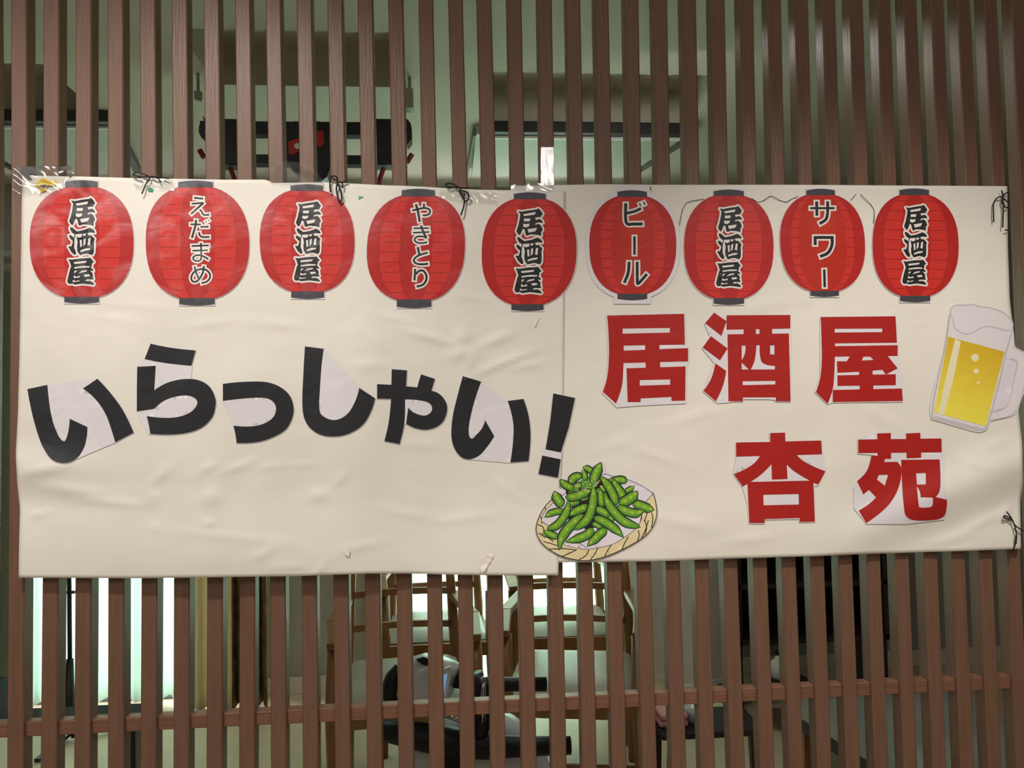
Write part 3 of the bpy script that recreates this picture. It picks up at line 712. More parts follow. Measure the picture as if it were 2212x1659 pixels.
for seg in ([(240,1310),(400,1360),(520,1400)],[(330,1425),(560,1420),(720,1440)],[(520,1530),(640,1480),(730,1435)],[(770,1580),(870,1520),(915,1440)],[(940,1580),(1000,1500),(1050,1410)],[(1150,1530),(1190,1450),(1250,1360)],[(1410,1425),(1440,1350),(1500,1240)],[(1640,1300),(1665,1220),(1650,1150)],[(1750,1210),(1775,1100),(1750,1000)],[(1850,1100),(1868,980),(1850,880)],[(1660,1060),(1700,960),(1700,900)],[(1740,1010),(1780,900),(1780,860)],[(150,1060),(230,1100),(240,1180)],[(190,940),(215,1000),(210,1040)],[(260,800),(275,860),(300,880)],[(160,1190),(260,1230),(380,1310)],[(1700,1260),(1760,1130),(1800,1000)]):
    L_ += el(seg, 2.0)
inner = S(ZE([(1155,305),(1270,345,1),(1480,390,1),(1680,475,1),(1868,595),(1745,730),(1700,900,1),(1650,1070,1),(1430,1255),(1240,1360,1),(880,1425,1),(700,1400,1),(560,1370),(330,1090),(205,1000),(250,880,1),(390,730,1),(700,500)]), 3)
L_ += [(o_, OUTL) for o_ in outline(inner, 2.4)] + [(inner, PP)]
L_ += el([(780,1345),(830,1375),(880,1410)], 1.4)
dark = ZE([(700,700),(1180,700),(1250,980),(900,1150),(600,980)])
L_.append((dark, OUTL))
L_.append((ZE([(560,500),(800,420),(980,330),(1150,420),(1330,760),(1100,860),(600,760)]), OUTL))
L_.append((ZE([(600,480),(800,400),(960,330),(1060,430),(1000,520),(900,560),(640,600)]), rgb(92, 148, 48)))
L_.append((ZE([(1180,440),(1290,480),(1380,640),(1340,700)]), rgb(66, 132, 50)))
def pod(pts, w, tipA=.15, tipB=.5):
    cl = smooth_poly([(p[0], p[1], 1) for p in ZE(pts)], 5, False); n = len(cl); w = w/6.913
    def shape(scale, off=0.0, ta=0.0, tb=1.0):
        lft, rt = [], []
        for i, (x, y) in enumerate(cl):
            t = i/(n-1)
            if t < ta-1e-6 or t > tb+1e-6: continue
            a_, b_ = cl[max(0, i-1)], cl[min(n-1, i+1)]
            dx, dy = b_[0]-a_[0], b_[1]-a_[1]; q = math.hypot(dx, dy) or 1; dx /= q; dy /= q
            prof = min(1, (t/.34))**.8 * min(1, ((1-t)/.2))**tipB
            h = w/2*prof*scale + (0.9 if scale > 1 else 0)
            ox, oy = -.55*off*w*prof, -.8*off*w*prof
            lft.append((x-dy*h+ox, y+dx*h+oy)); rt.append((x+dy*h+ox, y-dx*h+oy))
        return lft+rt[::-1]
    nonlocal_L = []
    nonlocal_L.append((shape(1.0001), OUTL))
    for o_ in outline(shape(.97), 1.7): nonlocal_L.append((o_, OUTL))
    nonlocal_L.append((shape(.84), rgb(66, 132, 50)))
    nonlocal_L.append((shape(.66, .06, .05, .96), rgb(104, 158, 42)))
    nonlocal_L.append((shape(.32, .09, .12, .88), rgb(130, 174, 48)))
    for t in (.25, .5, .75):
        i = int(t*(n-1)); nonlocal_L.append((circle(cl[i][0]-.6, cl[i][1]-.8, w*.16, 8), rgb(164, 192, 70)))
    return nonlocal_L
PODS = [([(600,600),(700,520),(800,440)],110),([(560,800),(660,740),(780,700)],110),([(1000,620),(1060,560),(1140,520)],90),([(900,900),(980,860),(1060,820)],90),([(640,1000),(730,940),(820,900)],90),([(1150,880),(1220,940),(1290,1010)],80),([(825,200),(900,225),(985,290)],95),([(820,245),(850,320),(850,400)],90),([(640,470),(660,390),(740,340),(790,380)],130),([(480,385),(570,470),(700,530)],120),
 ([(1180,400),(1300,400),(1400,390),(1480,430)],120),([(1590,490),(1530,530),(1450,570)],80),([(1080,480),(1130,520),(1160,560)],110),([(1260,360),(1330,500),(1400,600),(1440,710)],135),([(1075,330),(1180,450),(1270,600),(1330,770)],135),
 ([(1890,840),(1800,820),(1680,770),(1560,740)],140),([(1640,560),(1580,630),(1480,700),(1360,760)],165),([(1750,840),(1620,890),(1480,860),(1330,780)],140),
 ([(1075,530),(1095,660),(1115,800)],115),([(760,680),(840,665),(900,640)],90),([(255,950),(370,880),(560,850)],105),([(600,930),(760,840),(920,780)],130),([(990,800),(1110,860),(1230,930)],130),
 ([(400,560),(440,670),(530,790)],150),([(610,680),(595,820),(530,960),(420,1080),(290,1120)],125),([(215,1190),(260,1210),(290,1240)],70),([(240,1150),(340,1205),(460,1250)],110),
 ([(1110,1170),(1060,1080),(960,1040)],90),([(890,1385),(985,1290),(1080,1200),(1180,1120)],140),([(1430,1250),(1310,1130),(1150,1020),(980,945)],135),([(560,1320),(750,1270),(900,1200),(970,1110)],140),
 ([(470,1440),(500,1280),(590,1130),(710,1010),(840,910)],150),([(1145,560),(1190,720),(1300,880),(1450,1020),(1680,1100)],140),([(950,540),(860,580),(710,640),(560,650)],140),
 ([(970,440),(985,600),(960,800),(880,990),(690,1140)],140),([(1095,130),(1050,230),(1010,320),(960,450)],150)]
for pts, w in PODS: L_ += pod(pts, w)
rs = random.Random(3)
for k in range(70):
    t = rs.random(); x = lerp(720, 1060, t)+rs.gauss(0, 30); y = lerp(520, 420, t)+rs.gauss(0, 55); q = rs.uniform(.6, 1.4)
    L_.append((circle(1140+x/6.913, 980+y/6.913, q, 6), rgb(222, 226, 170)))
paint('printed_picture', L_, .0038, INK, r)

# ------------------------------------------------------------------ strings, tape, scraps
STR = mat('black_string', rgb(30, 24, 26), .7)
def string(paths, rad, label, name='string_bow', lay=.009):
    mb = MB(); P3 = []
    for pts in paths:
        q = smooth_poly([(p[0], p[1], 1) for p in pts], 5, False)
        mb.tube([surf(x, y, lay+.0015*math.sin(i*.9)) for i, (x, y) in enumerate(q)], rad, 6)
    o = mb.build(name, STR, smooth=True); return tag(o, label, 'string')
R1 = lambda pts, ox, oy, s_: [(ox+x/s_, oy+y/s_) for x, y in pts]
T1 = lambda pts: R1(pts, 0, 350, 3.95)
string([T1([(1200,125),(1140,110),(1160,88),(1215,100),(1290,130)]), T1([(1180,130),(1280,125),(1360,130),(1440,140)]), T1([(1285,130),(1250,180),(1210,272)]), T1([(1300,120),(1350,140),(1370,172)])], .0013, 'black string bow tied at the top edge above the second lantern')
T2 = lambda pts: R1(pts, 500, 350, 3.95)
string([T2([(845,260),(840,180),(850,128),(890,122),(905,160),(895,230),(920,340),(940,330),(930,240),(900,175)]), T2([(850,130),(900,160),(940,175),(985,155)]), T2([(940,175),(950,195),(945,220)])], .0016, 'black string bow with long loops beside the third lantern')
string([T2([(1960,230),(1880,185),(1830,190),(1840,210),(1900,215),(2010,225)]), T2([(1950,235),(1990,330),(2025,310),(2010,260),(1960,240)]), T2([(1985,270),(1985,360),(1958,455)]), T2([(1940,240),(1960,285)])], .0016, 'black string bow hanging over the upper right of the fourth lantern')
T5 = lambda pts: R1(pts, 2050, 380, 4.877)
string([T5([(555,155),(565,200),(562,290),(600,335),(625,325)]), T5([(555,220),(510,230),(470,290),(468,380),(470,485)]), T5([(570,190),(570,400),(565,545)]), T5([(565,215),(600,180),(625,180)]), T5([(565,230),(595,255),(620,280)]), T5([(590,570),(625,572)])], .0015, 'black string tied through the upper right corner of the banner')
T6 = lambda pts: R1(pts, 2000, 900, 4.877)
string([T6([(850,1000),(900,1070),(935,1140),(1000,1190),(1035,1210)]), T6([(935,1145),(900,1080),(830,1045),(820,1065),(870,1080),(920,1100)]), T6([(935,1145),(955,1250),(950,1340)]), T6([(950,1250),(940,1350),(920,1400)])], .0015, 'black string tied at the lower right corner of the banner')
T4 = lambda pts: R1(pts, 1440, 350, 2.865)
for pth, lb in (([[(80,390),(92,320),(110,270),(140,245),(235,230)]], 'thin grey wire running up to the lantern above the second big red character'),
        ([[(525,225),(575,248),(640,212),(660,215),(730,247),(770,232),(815,212)]], 'thin grey zigzag wire between the third-last and second-last lanterns'),
        ([[(1140,235),(1172,200)]], 'short thin wire end at the upper right of the second-last lantern'),
        ([[(1200,200),(1280,290),(1282,380)]], 'thin wire bending down against the last lantern')):
    string([T4(q) for q in pth], .0006, lb, 'thin_wire', .0022)
string([[(1405,404),(1405.5,413)]], .0008, 'short black thread end above the wide-margined lantern', 'thread_end', .002)
def tape(poly, label, amp=.003, base=.005, colr=None, name='clear_tape', seed=0, fold=34.0, material=None):
    """crumpled clear film covering a pixel-traced patch"""
    bm = bmesh.new(); xs = [p[0] for p in poly]; ys = [p[1] for p in poly]
    vo, eo, fo, a_, b_, c_ = delaunay_2d_cdt([Vector(p) for p in poly], [], [list(range(len(poly)))] , 1, 1e-4)
    vs = [bm.verts.new((v.x, v.y, 0)) for v in vo]
    for f in fo: bm.faces.new([vs[i] for i in f])
    st = 3.0
    for ax, lo, hi in ((0, min(xs), max(xs)), (1, min(ys), max(ys))):
        g = lo+st
        while g < hi:
            co = (g, 0, 0) if ax == 0 else (0, g, 0); no = (1, 0, 0) if ax == 0 else (0, 1, 0)
            bmesh.ops.bisect_plane(bm, geom=bm.verts[:]+bm.edges[:]+bm.faces[:], plane_co=co, plane_no=no, dist=1e-4); g += st
    for v in bm.verts:
        x, y = v.co.x, v.co.y
        n = abs(noise.noise(Vector(((x*.8+y*.5)/fold, (y*.8-x*.5)/(fold*.45), seed+.5))))*2 + .12*noise.noise(Vector((x/14, y/14, seed)))
        v.co = surf(x, y, base+amp*n)
    me = bpy.data.meshes.new(name); bm.to_mesh(me); bm.free(); me.materials.append(material or FILM)
    for p in me.polygons: p.use_smooth = True
    b = sum((v.co for v in me.vertices), Vector())/len(me.vertices); shift(me, b)
    return tag(link_mesh(name, me, None, b), label, 'tape')
tape([(28,362),(92,358),(122,361),(155,357),(160,378),(140,395),(135,410),(100,418),(60,418),(26,419)], 'large crumpled piece of shiny clear tape at the upper left corner of the banner', .005, .005, seed=1, fold=48)
tape([(287,384),(372,386),(378,412),(330,408),(290,408)], 'clear tape patch under the string bow above the second lantern', .002, .004, seed=2)
tape([(583,346),(640,350),(672,357),(700,392),(700,408),(640,402),(584,398)], 'clear film patch sticking up over the slats above the third lantern', .0012, .004, seed=3, fold=90, material=FILMF)
tape([(945,408),(1072,414),(1074,440),(1010,438),(950,428)], 'clear tape strip between the fourth and fifth lanterns', .002, .004, seed=4)
tape([(1104,398),(1165,396),(1198,396),(1196,404),(1190,413),(1150,412),(1104,409)], 'clear tape strip on the top edge above the fifth lantern', .002, .004, seed=6)
# tape running straight up a slat
mb = MB()
c4 = [at(1168,318,-.0016), at(1196,318,-.0016), at(1197,404,-.0016), at(1168,404,-.0016)]
mb.grid(lambda u, v: (c4[0].lerp(c4[1], u)).lerp(c4[3].lerp(c4[2], u), v)+Vector((0, -.0006*abs(noise.noise(Vector((u*2, v*1.5, 2)))), 0)), 8, 24)
tp = mb.build('clear_tape', FILMF, smooth=True); tag(tp, 'shiny clear tape strip running up one slat above the fifth lantern', 'tape')
TEAL = mat('teal_paper', rgb(40, 150, 120), .5); GREEN = mat('green_paper', rgb(90, 180, 80), .5); YELLOW = mat('yellow_patch', rgb(236, 196, 60), .3)
tape([(318,410),(324,404),(331,409),(330,414),(322,413)], 'tiny teal paper scrap under the clear tape above the second lantern', .001, .002, name='colour_patch', material=TEAL)['category'] = 'scrap'
tape([(774,423),(786,425),(774,430)], 'tiny green paper triangle right of the third lantern', .001, .002, name='colour_patch', material=GREEN)['category'] = 'scrap'
tape([(74,402),(86,388),(98,385),(104,392),(120,388),(124,398),(104,402),(98,412),(84,418),(88,404)], 'crumpled yellow patch under the tape at the upper left corner', .003, .003, name='colour_patch', material=YELLOW)['category'] = 'scrap'  # plain yellow patch laid just below the corner tape
TORN = mat('torn_paper', rgb(236, 226, 214), .6)
tape([(1044,1205),(1056,1196),(1066,1198),(1064,1206),(1046,1234),(1040,1240),(1038,1228)], 'torn curled paper flap near the bottom edge of the left sheet', .004, .002, name='torn_flap', material=TORN)['category'] = 'scrap'
tape([(742,1190),(750,1183),(756,1190),(754,1203),(746,1199)], 'small torn paper flap low on the left sheet', .003, .002, name='torn_flap', material=TORN)['category'] = 'scrap'
tape([(1152,706),(1158,694),(1168,680),(1163,690),(1157,704)], 'small curled paper sliver under the fifth lantern', .002, .002, name='torn_flap', material=TORN)['category'] = 'scrap'

# ------------------------------------------------------------------ room behind the lattice
WALLM = mat('room_wall', rgb(150, 148, 134), .85, var=.04, scale=3)
CEIL = mat('room_ceiling', rgb(188, 180, 166), .9, var=.03, scale=4)
FLOORM = mat('beige_floor', rgb(206, 186, 160), .55, var=.08, scale=6)
TRIM = mat('pale_trim', rgb(205, 198, 182), .5, var=.03)
DARKT = mat('dark_trim', rgb(20, 18, 17), .5)
YW = 2.35; XL, XR = -2.1, 4.6; ZC = 2.5
fl = MB().box((XL-1.2, -3.2, -.05), (XR+1.0, YW, 0)).build('floor', FLOORM, base=(1, 0, -.05)); struct(fl, 'beige floor running under the lattice')
# ceiling with three recesses
def rect(px0, px1, py0, py1):
    a = atz(px0, py1, ZC); b = atz(px1, py1, ZC); c_ = atz(px0, py0, ZC)
    return (a.x, b.x, c_.y, a.y)
rec = []
y_far_mid = atz(680, 186, ZC).y; y_far_side = atz(1250, 266, ZC).y
rec.append((atz(470, 186, ZC).x, atz(878, 186, ZC).x, .74, y_far_mid))
rec.append((atz(1045, 266, ZC).x, atz(1490, 266, ZC).x, 1.0, y_far_side))
rec.append((XL+.3, atz(235, 262, ZC).x, 1.0, y_far_side))
xs_ = sorted({XL, XR, *[v for q in rec for v in q[:2]]}); ys_ = sorted({.036, YW, *[v for q in rec for v in q[2:]]})
mb = MB()
for i in range(len(xs_)-1):
    for j in range(len(ys_)-1):
        mx, my = (xs_[i]+xs_[i+1])/2, (ys_[j]+ys_[j+1])/2
        inr = any(q[0] < mx < q[1] and q[2] < my < q[3] for q in rec)
        z = ZC+.14 if inr else ZC
        mb.box((xs_[i], ys_[j], z), (xs_[i+1], ys_[j+1], ZC+.36 if inr else ZC+.31))
ce = mb.build('ceiling', CEIL, base=(1, 1, ZC)); struct(ce, 'pale grey-green ceiling with shallow recesses behind the lattice')
# back wall with two window openings
w1 = (at(45, 1300, YW).x, at(520, 1300, YW).x); w2 = (at(822, 1300, YW).x, at(1318, 1300, YW).x)
WT = 2.12
mb = MB()
for a, b in ((XL, w1[0]), (w1[1], w2[0]), (w2[1], XR)): mb.box((a, YW, 0), (b, YW+.12, ZC))
for w_ in (w1, w2): mb.box((w_[0], YW, WT), (w_[1], YW+.12, ZC))
wb = mb.build('wall_back', WALLM, base=(1, YW, 0)); struct(wb, 'grey back wall with two tall curtained windows')
o = MB().box((XL-.1, .036, 0), (XL, YW, ZC+.36)).build('wall_left', WALLM, base=(XL, 1, 0)); struct(o, 'left wall of the room behind the lattice')
o = MB().box((XR, .036, 0), (XR+.1, YW, ZC+.36)).build('wall_right', WALLM, base=(XR, 1, 0)); struct(o, 'right wall of the room behind the lattice')
def baseboard(a, b, n):
    o = MB().box((a, YW-.015, 0), (b, YW, .08), .003).build('trim_%d' % n, TRIM); struct(o, 'pale baseboard along the back wall')
baseboard(XL, w1[0], 1); baseboard(w1[1], w2[0], 2); baseboard(w2[1], XR, 3)
# windows: frame + glass panes
GLASS = bpy.data.materials.new('window_glass'); GLASS.use_nodes = True
nt = GLASS.node_tree; nt.nodes.remove(nt.nodes['Principled BSDF'])
t_ = nt.nodes.new('ShaderNodeBsdfTransparent'); g_ = nt.nodes.new('ShaderNodeBsdfGlossy'); g_.inputs['Roughness'].default_value = .02
m_ = nt.nodes.new('ShaderNodeMixShader'); m_.inputs[0].default_value = .06
nt.links.new(t_.outputs[0], m_.inputs[1]); nt.links.new(g_.outputs[0], m_.inputs[2]); nt.links.new(m_.outputs[0], nt.nodes['Material Output'].inputs[0])
ALU = mat('window_frame_metal', rgb(180, 184, 180), .4, .3)
for n, w_ in enumerate((w1, w2)):
    mb = MB(); e = .045
    mb.box((w_[0], YW+.03, 0), (w_[0]+e, YW+.09, WT)); mb.box((w_[1]-e, YW+.03, 0), (w_[1], YW+.09, WT))
    mb.box((w_[0], YW+.03, 0), (w_[1], YW+.09, e)); mb.box((w_[0], YW+.03, WT-e), (w_[1], YW+.09, WT))
    mid = (w_[0]+w_[1])/2; mb.box((mid-.03, YW+.03, 0), (mid+.03, YW+.09, WT))
    fr = mb.build('window_%d' % (n+1), ALU, base=((w_[0]+w_[1])/2, YW, 0)); struct(fr, ('left' if n == 0 else 'middle')+' floor-length window behind sheer curtains')
    for a, b in ((w_[0]+e, mid-.03), (mid+.03, w_[1]-e)):
        MB().box((a, YW+.055, e), (b, YW+.06, WT-e)).build('pane', GLASS, fr)
SHEER = mat('sheer_fabric', rgb(212, 232, 221), .8, trans=.75)
def curtain(x0, x1, ztop, zbot, y, m, name, label, amp=.025, waves=9, gath=None, seed=0, nn=60):
    ph = seed*1.7
    def fn(u, v):
        z = ztop+(zbot-ztop)*v
        x = x0+(x1-x0)*u
        if gath:                          # swept aside lower down
            x = x + gath*(v**1.4)*(1-u if gath > 0 else u)
        yy = y + amp*math.sin(u*waves*2*math.pi+ph+.6*math.sin(v*2)) + .35*amp*math.sin(u*waves*4.7*math.pi+ph*2+v)
        return Vector((x, yy, z + .01*math.sin(u*waves*6.28+ph)*v))
    o = MB().grid(fn, nn, 24).build(name, m, smooth=True, base=((x0+x1)/2, y, zbot), solid=.0012)
    return tag(o, label, 'curtain')
zb = .03
curtain(w1[0]+.02, at(452, 1300, YW).x, 2.1, zb, YW-.07, SHEER, 'sheer_curtain', 'white sheer curtain glowing across the left window', .02, 9)
curtain(at(884, 1300, YW).x, at(1300, 1300, YW).x, 2.1, zb, YW-.07, SHEER, 'sheer_curtain', 'white sheer curtain glowing behind the chairs', .02, 10, seed=2)
CREAM = mat('cream_fabric', rgb(206, 194, 160), .8, var=.06, scale=8, trans=.35)
BROC = mat('brocade_fabric', rgb(112, 92, 56), .8, var=.55, scale=16, trans=.12, stretch=(3, 1, 1))
curtain(at(440, 1300, YW).x, at(528, 1300, YW).x, 2.1, .0, YW-.16, CREAM, 'drape', 'cream lining of the drape swept aside at the left window', .018, 3, None, 1, 30)
curtain(at(528, 1300, YW).x, at(600, 1300, YW).x, 2.1, .02, YW-.2, BROC, 'drape', 'brown patterned drape right of the left window', .03, 3, None, 3, 36)
curtain(at(-120, 1300, YW).x, at(48, 1300, YW).x, 2.1, .02, YW-.2, BROC, 'drape', 'brown patterned drape at the far left edge', .03, 4, None, 4, 36)
curtain(at(800, 1300, YW).x, at(884, 1300, YW).x, 2.1, .02, YW-.06, BROC, 'drape', 'yellow-brown patterned drape left of the chairs', .025, 3, None, 5, 36)
curtain(at(1302, 1300, YW).x, at(1370, 1300, YW).x, 2.1, .03, YW-.06, CREAM, 'drape', 'cream drape gathered up at the right side of the middle window', .02, 3, -.05, 6, 30)
for n, w_ in enumerate((w1, w2)):
    mb = MB(); mb.tube([(w_[0]-.15, YW-.12, 2.14), (w_[1]+.15, YW-.12, 2.14)], .012, 10)
    for xx in (w_[0]-.1, w_[1]+.1): mb.bar((xx, YW-.12, 2.14), (xx, YW, 2.14), .012, .02)
    tag(mb.build('curtain_rod', ALU), 'curtain rod over the %s window' % ('left' if n == 0 else 'middle'), 'curtain rod')
# ceiling fittings
def fix(px0, px1, py, label):
    yb = atz(px0, py, ZC-.03).y
    a = at(px0, py, yb); b = at(px1, py, yb)
    r = thing('ceiling_air_unit', (min(a.x, b.x), yb, ZC-.1), label, 'air conditioner')
    x0, x1 = min(a.x, b.x), max(a.x, b.x)
    MB().box((x0, yb, ZC-.045), (x1, yb+.05, ZC), .004).build('dark_slot', DARKT, r)
    MB().box((x0+.01, yb+.045, ZC-.055), (x1, yb+.058, ZC-.045), .001).build('pale_lip', mat('white_plastic', rgb(226, 228, 222), .4), r)
    # shallow wedge-shaped housing
    y2 = yb+.62
    mb = MB(); sk = -.0
    mb.prism([(x0-.06, yb+.06, ZC), (x1, yb+.06, ZC), (x1-.12, y2, ZC), (x0-.06, y2, ZC)], (0, 0, -.035))
    mb.build('housing', mat('unit_plastic', rgb(178, 178, 168), .5), r)
    GT = mat('grey_trim', rgb(96, 94, 86), .6)
    MB().bar((x0-.065, yb+.05, ZC-.03), (x0-.085, y2, ZC-.03), .012, .03).build('edge_trim', GT, r)
    MB().bar((x1+.0, yb+.05, ZC-.03), (x1-.13, y2, ZC-.03), .03, .03).build('edge_trim', GT, r)
fix(1062, 1500, 276, 'flat pale ceiling unit with a long dark slot, right of centre behind the slats')
fix(-120, 232, 250, 'flat pale ceiling unit with a long dark slot, at the upper left behind the slats')
# suspension exercise frame under the ceiling
BLK = mat('black_plastic', rgb(20, 19, 22), .45); RED = mat('red_plastic', rgb(196, 34, 26), .4); DRED = mat('dark_red_cord', rgb(120, 22, 22), .6)
yf = 1.15
def q3(px, py, dy=0): return at(px, py, yf+dy)
r = thing('suspension_frame', q3(660, 330)+Vector((0, 0, -.1)), 'black suspension exercise frame with red cords hung under the ceiling', 'exercise equipment')
mb = MB(); a = q3(436, 280); b = q3(888, 283); mb.bar(a, b, .05, .045, bev=.003); mb.build('upper_beam', BLK, r)
mb = MB(); a = q3(470, 347); b = q3(850, 350); mb.bar(a, b, .05, .032, bev=.003); mb.build('lower_beam', BLK, r)
for xa, xb in ((478, 520), (808, 850)):
    mb = MB(); a = q3((xa+xb)/2, 264); b = q3((xa+xb)/2, 362); mb.bar(a, b, .07, q3(xb, 300).x-q3(xa, 300).x, upv=(1, 0, 0), bev=.004); mb.build('end_block', BLK, r)
out = [(618,300),(622,272),(634,262),(690,262),(706,272),(712,300),(713,365),(706,382),(694,392),(664,385),(640,372),(620,352)]
MB().prism([q3(x, y, -.05) for x, y in out], (0, .1, 0)).build('centre_housing', BLK, r)
MB().prism([q3(x, y, -.056) for x, y in ((622,306),(634,302),(646,298),(646,326),(636,333),(624,334))], (0, .006, 0)).build('red_badge', RED, r)
MB().prism([q3(x, y, -.056) for x, y in ((684,284),(698,282),(700,310),(690,318),(682,308))], (0, .006, 0)).build('red_badge', RED, r)
mb = MB(); mb.lathe(q3(642, 315, -.063), [(.010, 0), (.010, .004)], 14, (0, 1, 0)); mb.build('pale_logo_disc', mat('white_plastic', (1, 1, 1, 1)), r)
for sx, pts in ((0, [(437,249),(441,262),(437,268),(430,270),(429,285),(434,296),(443,304),(448,290),(446,262)]), (1, [(877,255),(884,262),(889,274),(889,300),(880,312),(875,300)])):
    MB().prism([q3(x, y, -.03) for x, y in pts], (0, .06, 0)).build('pulley_cap', BLK, r)
for pts in ([(431,324),(441,341)], [(890,333),(879,351)]):
    MB().tube([q3(x, y, -.02) for x, y in pts], .009, 8).build('red_lever', DRED, r)
for pts in ([(497,362),(506,385),(520,430)], [(829,362),(820,388),(806,440)]):
    MB().tube([q3(x, y, -.02) for x, y in pts], .008, 8).build('red_cord', DRED, r)
for px in (598, 795):
    a = q3(px, 268); MB().tube([a, Vector((a.x, a.y, ZC))], .012, 8).build('hanger_rod', BLK, r)
# small wall sensor
r = thing('ceiling_sensor', q3(886, 236, -.1), 'small pale box sensor hanging beside the right end of the suspension frame', 'sensor')
MB().box(q3(876, 232, -.12), q3(894, 202, -.07), .003).build('body', mat('grey_plastic', rgb(150, 150, 140), .5), r)
MB().tube([q3(885, 202, -.095), Vector((q3(885, 202, -.095).x, q3(885, 202, -.095).y, ZC))], .006, 8).build('stem', mat('grey_plastic', (1, 1, 1, 1)), r)
r = thing('ceiling_sensor', q3(428, 210, -.1), 'small round sensor above the left end of the suspension frame', 'sensor')
MB().lathe(q3(428, 212, -.1), [(.008, -.01), (.013, -.004), (.014, .02)], 14).build('body', mat('grey_plastic', (1, 1, 1, 1)), r)
pz = q3(428, 208, -.1); MB().tube([pz, Vector((pz.x, pz.y, ZC))], .005, 8).build('stem', mat('grey_plastic', (1, 1, 1, 1)), r)

# ------------------------------------------------------------------ chairs
WOOD = mat('chair_wood', rgb(142, 98, 56), .45, var=.18, scale=10, stretch=(4, 4, 1))
CUSH = mat('grey_vinyl', rgb(176, 168, 158), .4, var=.05, scale=6)
def xf(p, loc, rz):
    c_, s_ = math.cos(rz), math.sin(rz); return Vector((loc[0]+p[0]*c_-p[1]*s_, loc[1]+p[0]*s_+p[1]*c_, loc[2]+p[2]))
def chair(px, Y, rz, label):
    g = at(px, 1400, Y); loc = Vector((g.x, Y, 0))
    r = thing('wooden_armchair', loc, label, 'chair', 'wooden armchairs behind the lattice')
    T = lambda p: xf(p, loc, rz)
    UPV = T((0, 0, 1))-loc
    w, d = .22, .24
    # seat (front = -y local)
    mb = MB()
    def seat(u, v):
        x = (u-.5)*2*(w-.02); y = -d+.02+v*(2*d-.03); e = 1-max(abs(2*u-1), abs(2*v-1))**6
        return T((x, y, .43+.035*e))
    mb.grid(seat, 12, 12); mb.grid(lambda u, v: T(((u-.5)*2*(w-.02), -d+.02+v*(2*d-.03), .42)), 4, 4)
    mb.build('seat_cushion', CUSH, r, True)
    mb = MB()
    for sx in (-1, 1): mb.bar(T((sx*(w-.01), -d, .40)), T((sx*(w-.01), d, .38)), .022, .055, bev=.004)
    mb.bar(T((-w, -d, .40)), T((w, -d, .40)), .022, .055, bev=.004); mb.bar(T((-w, d, .38)), T((w, d, .38)), .022, .055, bev=.004)
    mb.build('seat_frame', WOOD, r)
    for sx in (-1, 1):
        # front leg rising to the arm
        q = [(sx*w, -d-.02, 0), (sx*w, -d, .22), (sx*w, -d+.01, .42), (sx*w, -d+.04, .62)]
        MB().tube([T(p) for p in q], [.015, .024, .031, .026], 12).build('leg', WOOD, r, True)
        q = [(sx*(w-.02), d+.07, 0), (sx*(w-.02), d+.03, .25), (sx*(w-.02), d+.02, .45), (sx*(w-.03), d+.05, .68), (sx*(w-.04), d+.09, .86)]
        MB().tube([T(p) for p in q], [.014, .019, .021, .018, .015], 10).build('leg', WOOD, r, True)
        q = [(sx*w, -d+.0, .63), (sx*(w+.015), -.05, .655), (sx*(w-.02), d+.08, .65)]
        mb = MB()
        for a, b in zip(q, q[1:]): mb.bar(T(a), T(b), .045, .022, bev=.004)
        mb.build('armrest', WOOD, r)
    for z, yo in ((.55, d+.02), (.67, d+.04), (.82, d+.06)):
        hh = .012 if z < .8 else .06
        q = [T(((u-.5)*2*(w-.04), yo+.03*(1-(2*u-1)**2), z)) for u in [i/8 for i in range(9)]]
        mb = MB()
        for a, b in zip(q, q[1:]): mb.bar(a, b, .014, hh*2)
        mb.build('back_slat' if z < .8 else 'back_rail', WOOD, r)
    mb = MB(); mb.bar(T((-w, -d+.02, .2)), T((w, -d+.02, .2)), .014, .025); mb.build('stretcher', WOOD, r)
    return r
chair(872, 1.16, .08, 'wooden armchair in the front row at the left, behind the exercise bike')
chair(1240, 1.16, -.2, 'wooden armchair in the front row at the right, near the gathered cream drape')
chair(945, 1.84, .04, 'wooden armchair in the back row at the left, close to the bright window')
chair(1218, 1.84, -.04, 'wooden armchair in the back row at the right, close to the bright window')

# ------------------------------------------------------------------ exercise bike
SIL = mat('silver_plastic', rgb(214, 218, 220), .25); RUB = mat('black_rubber', rgb(12, 12, 13), .5); CHR = mat('chrome', rgb(200, 200, 200), .12, 1)
yb = .55
def b3(px, py, dy=0): return at(px, py, yb+dy)
r = thing('exercise_bike', Vector((b3(990, 1600).x, yb, 0)), 'silver and black exercise bike with a tilted screen, low in the middle behind the slats', 'exercise bike')
out = [(853,1500),(858,1470),(872,1436),(890,1418),(920,1410),(960,1418),(990,1430),(1002,1448),(990,1470),(975,1500),(955,1530),(930,1545),(890,1535),(862,1520)]
def dome(pts, dy, ext, inset, nm, m):
    mb = MB(); n = len(pts); cx_ = sum(p[0] for p in pts)/n; cy_ = sum(p[1] for p in pts)/n
    rings = []
    for k, (s_, dd) in enumerate(((1, ext), (1, ext*.35), (.93, .06*ext), (.75, -.25*ext*inset), (.4, -.45*ext*inset))):
        rings.append([mb.bm.verts.new(b3(cx_+(x-cx_)*s_, cy_+(y-cy_)*s_, dy+dd)) for x, y in pts])
    for i in range(len(rings)-1):
        for k in range(n): mb.bm.faces.new((rings[i][k], rings[i][(k+1) % n], rings[i+1][(k+1) % n], rings[i+1][k]))
    mb.bm.faces.new(rings[0]); mb.bm.faces.new(rings[-1][::-1])
    return mb.build(nm, m, r, True)
dome(out, 0, .09, 1, 'console_shell', SIL)
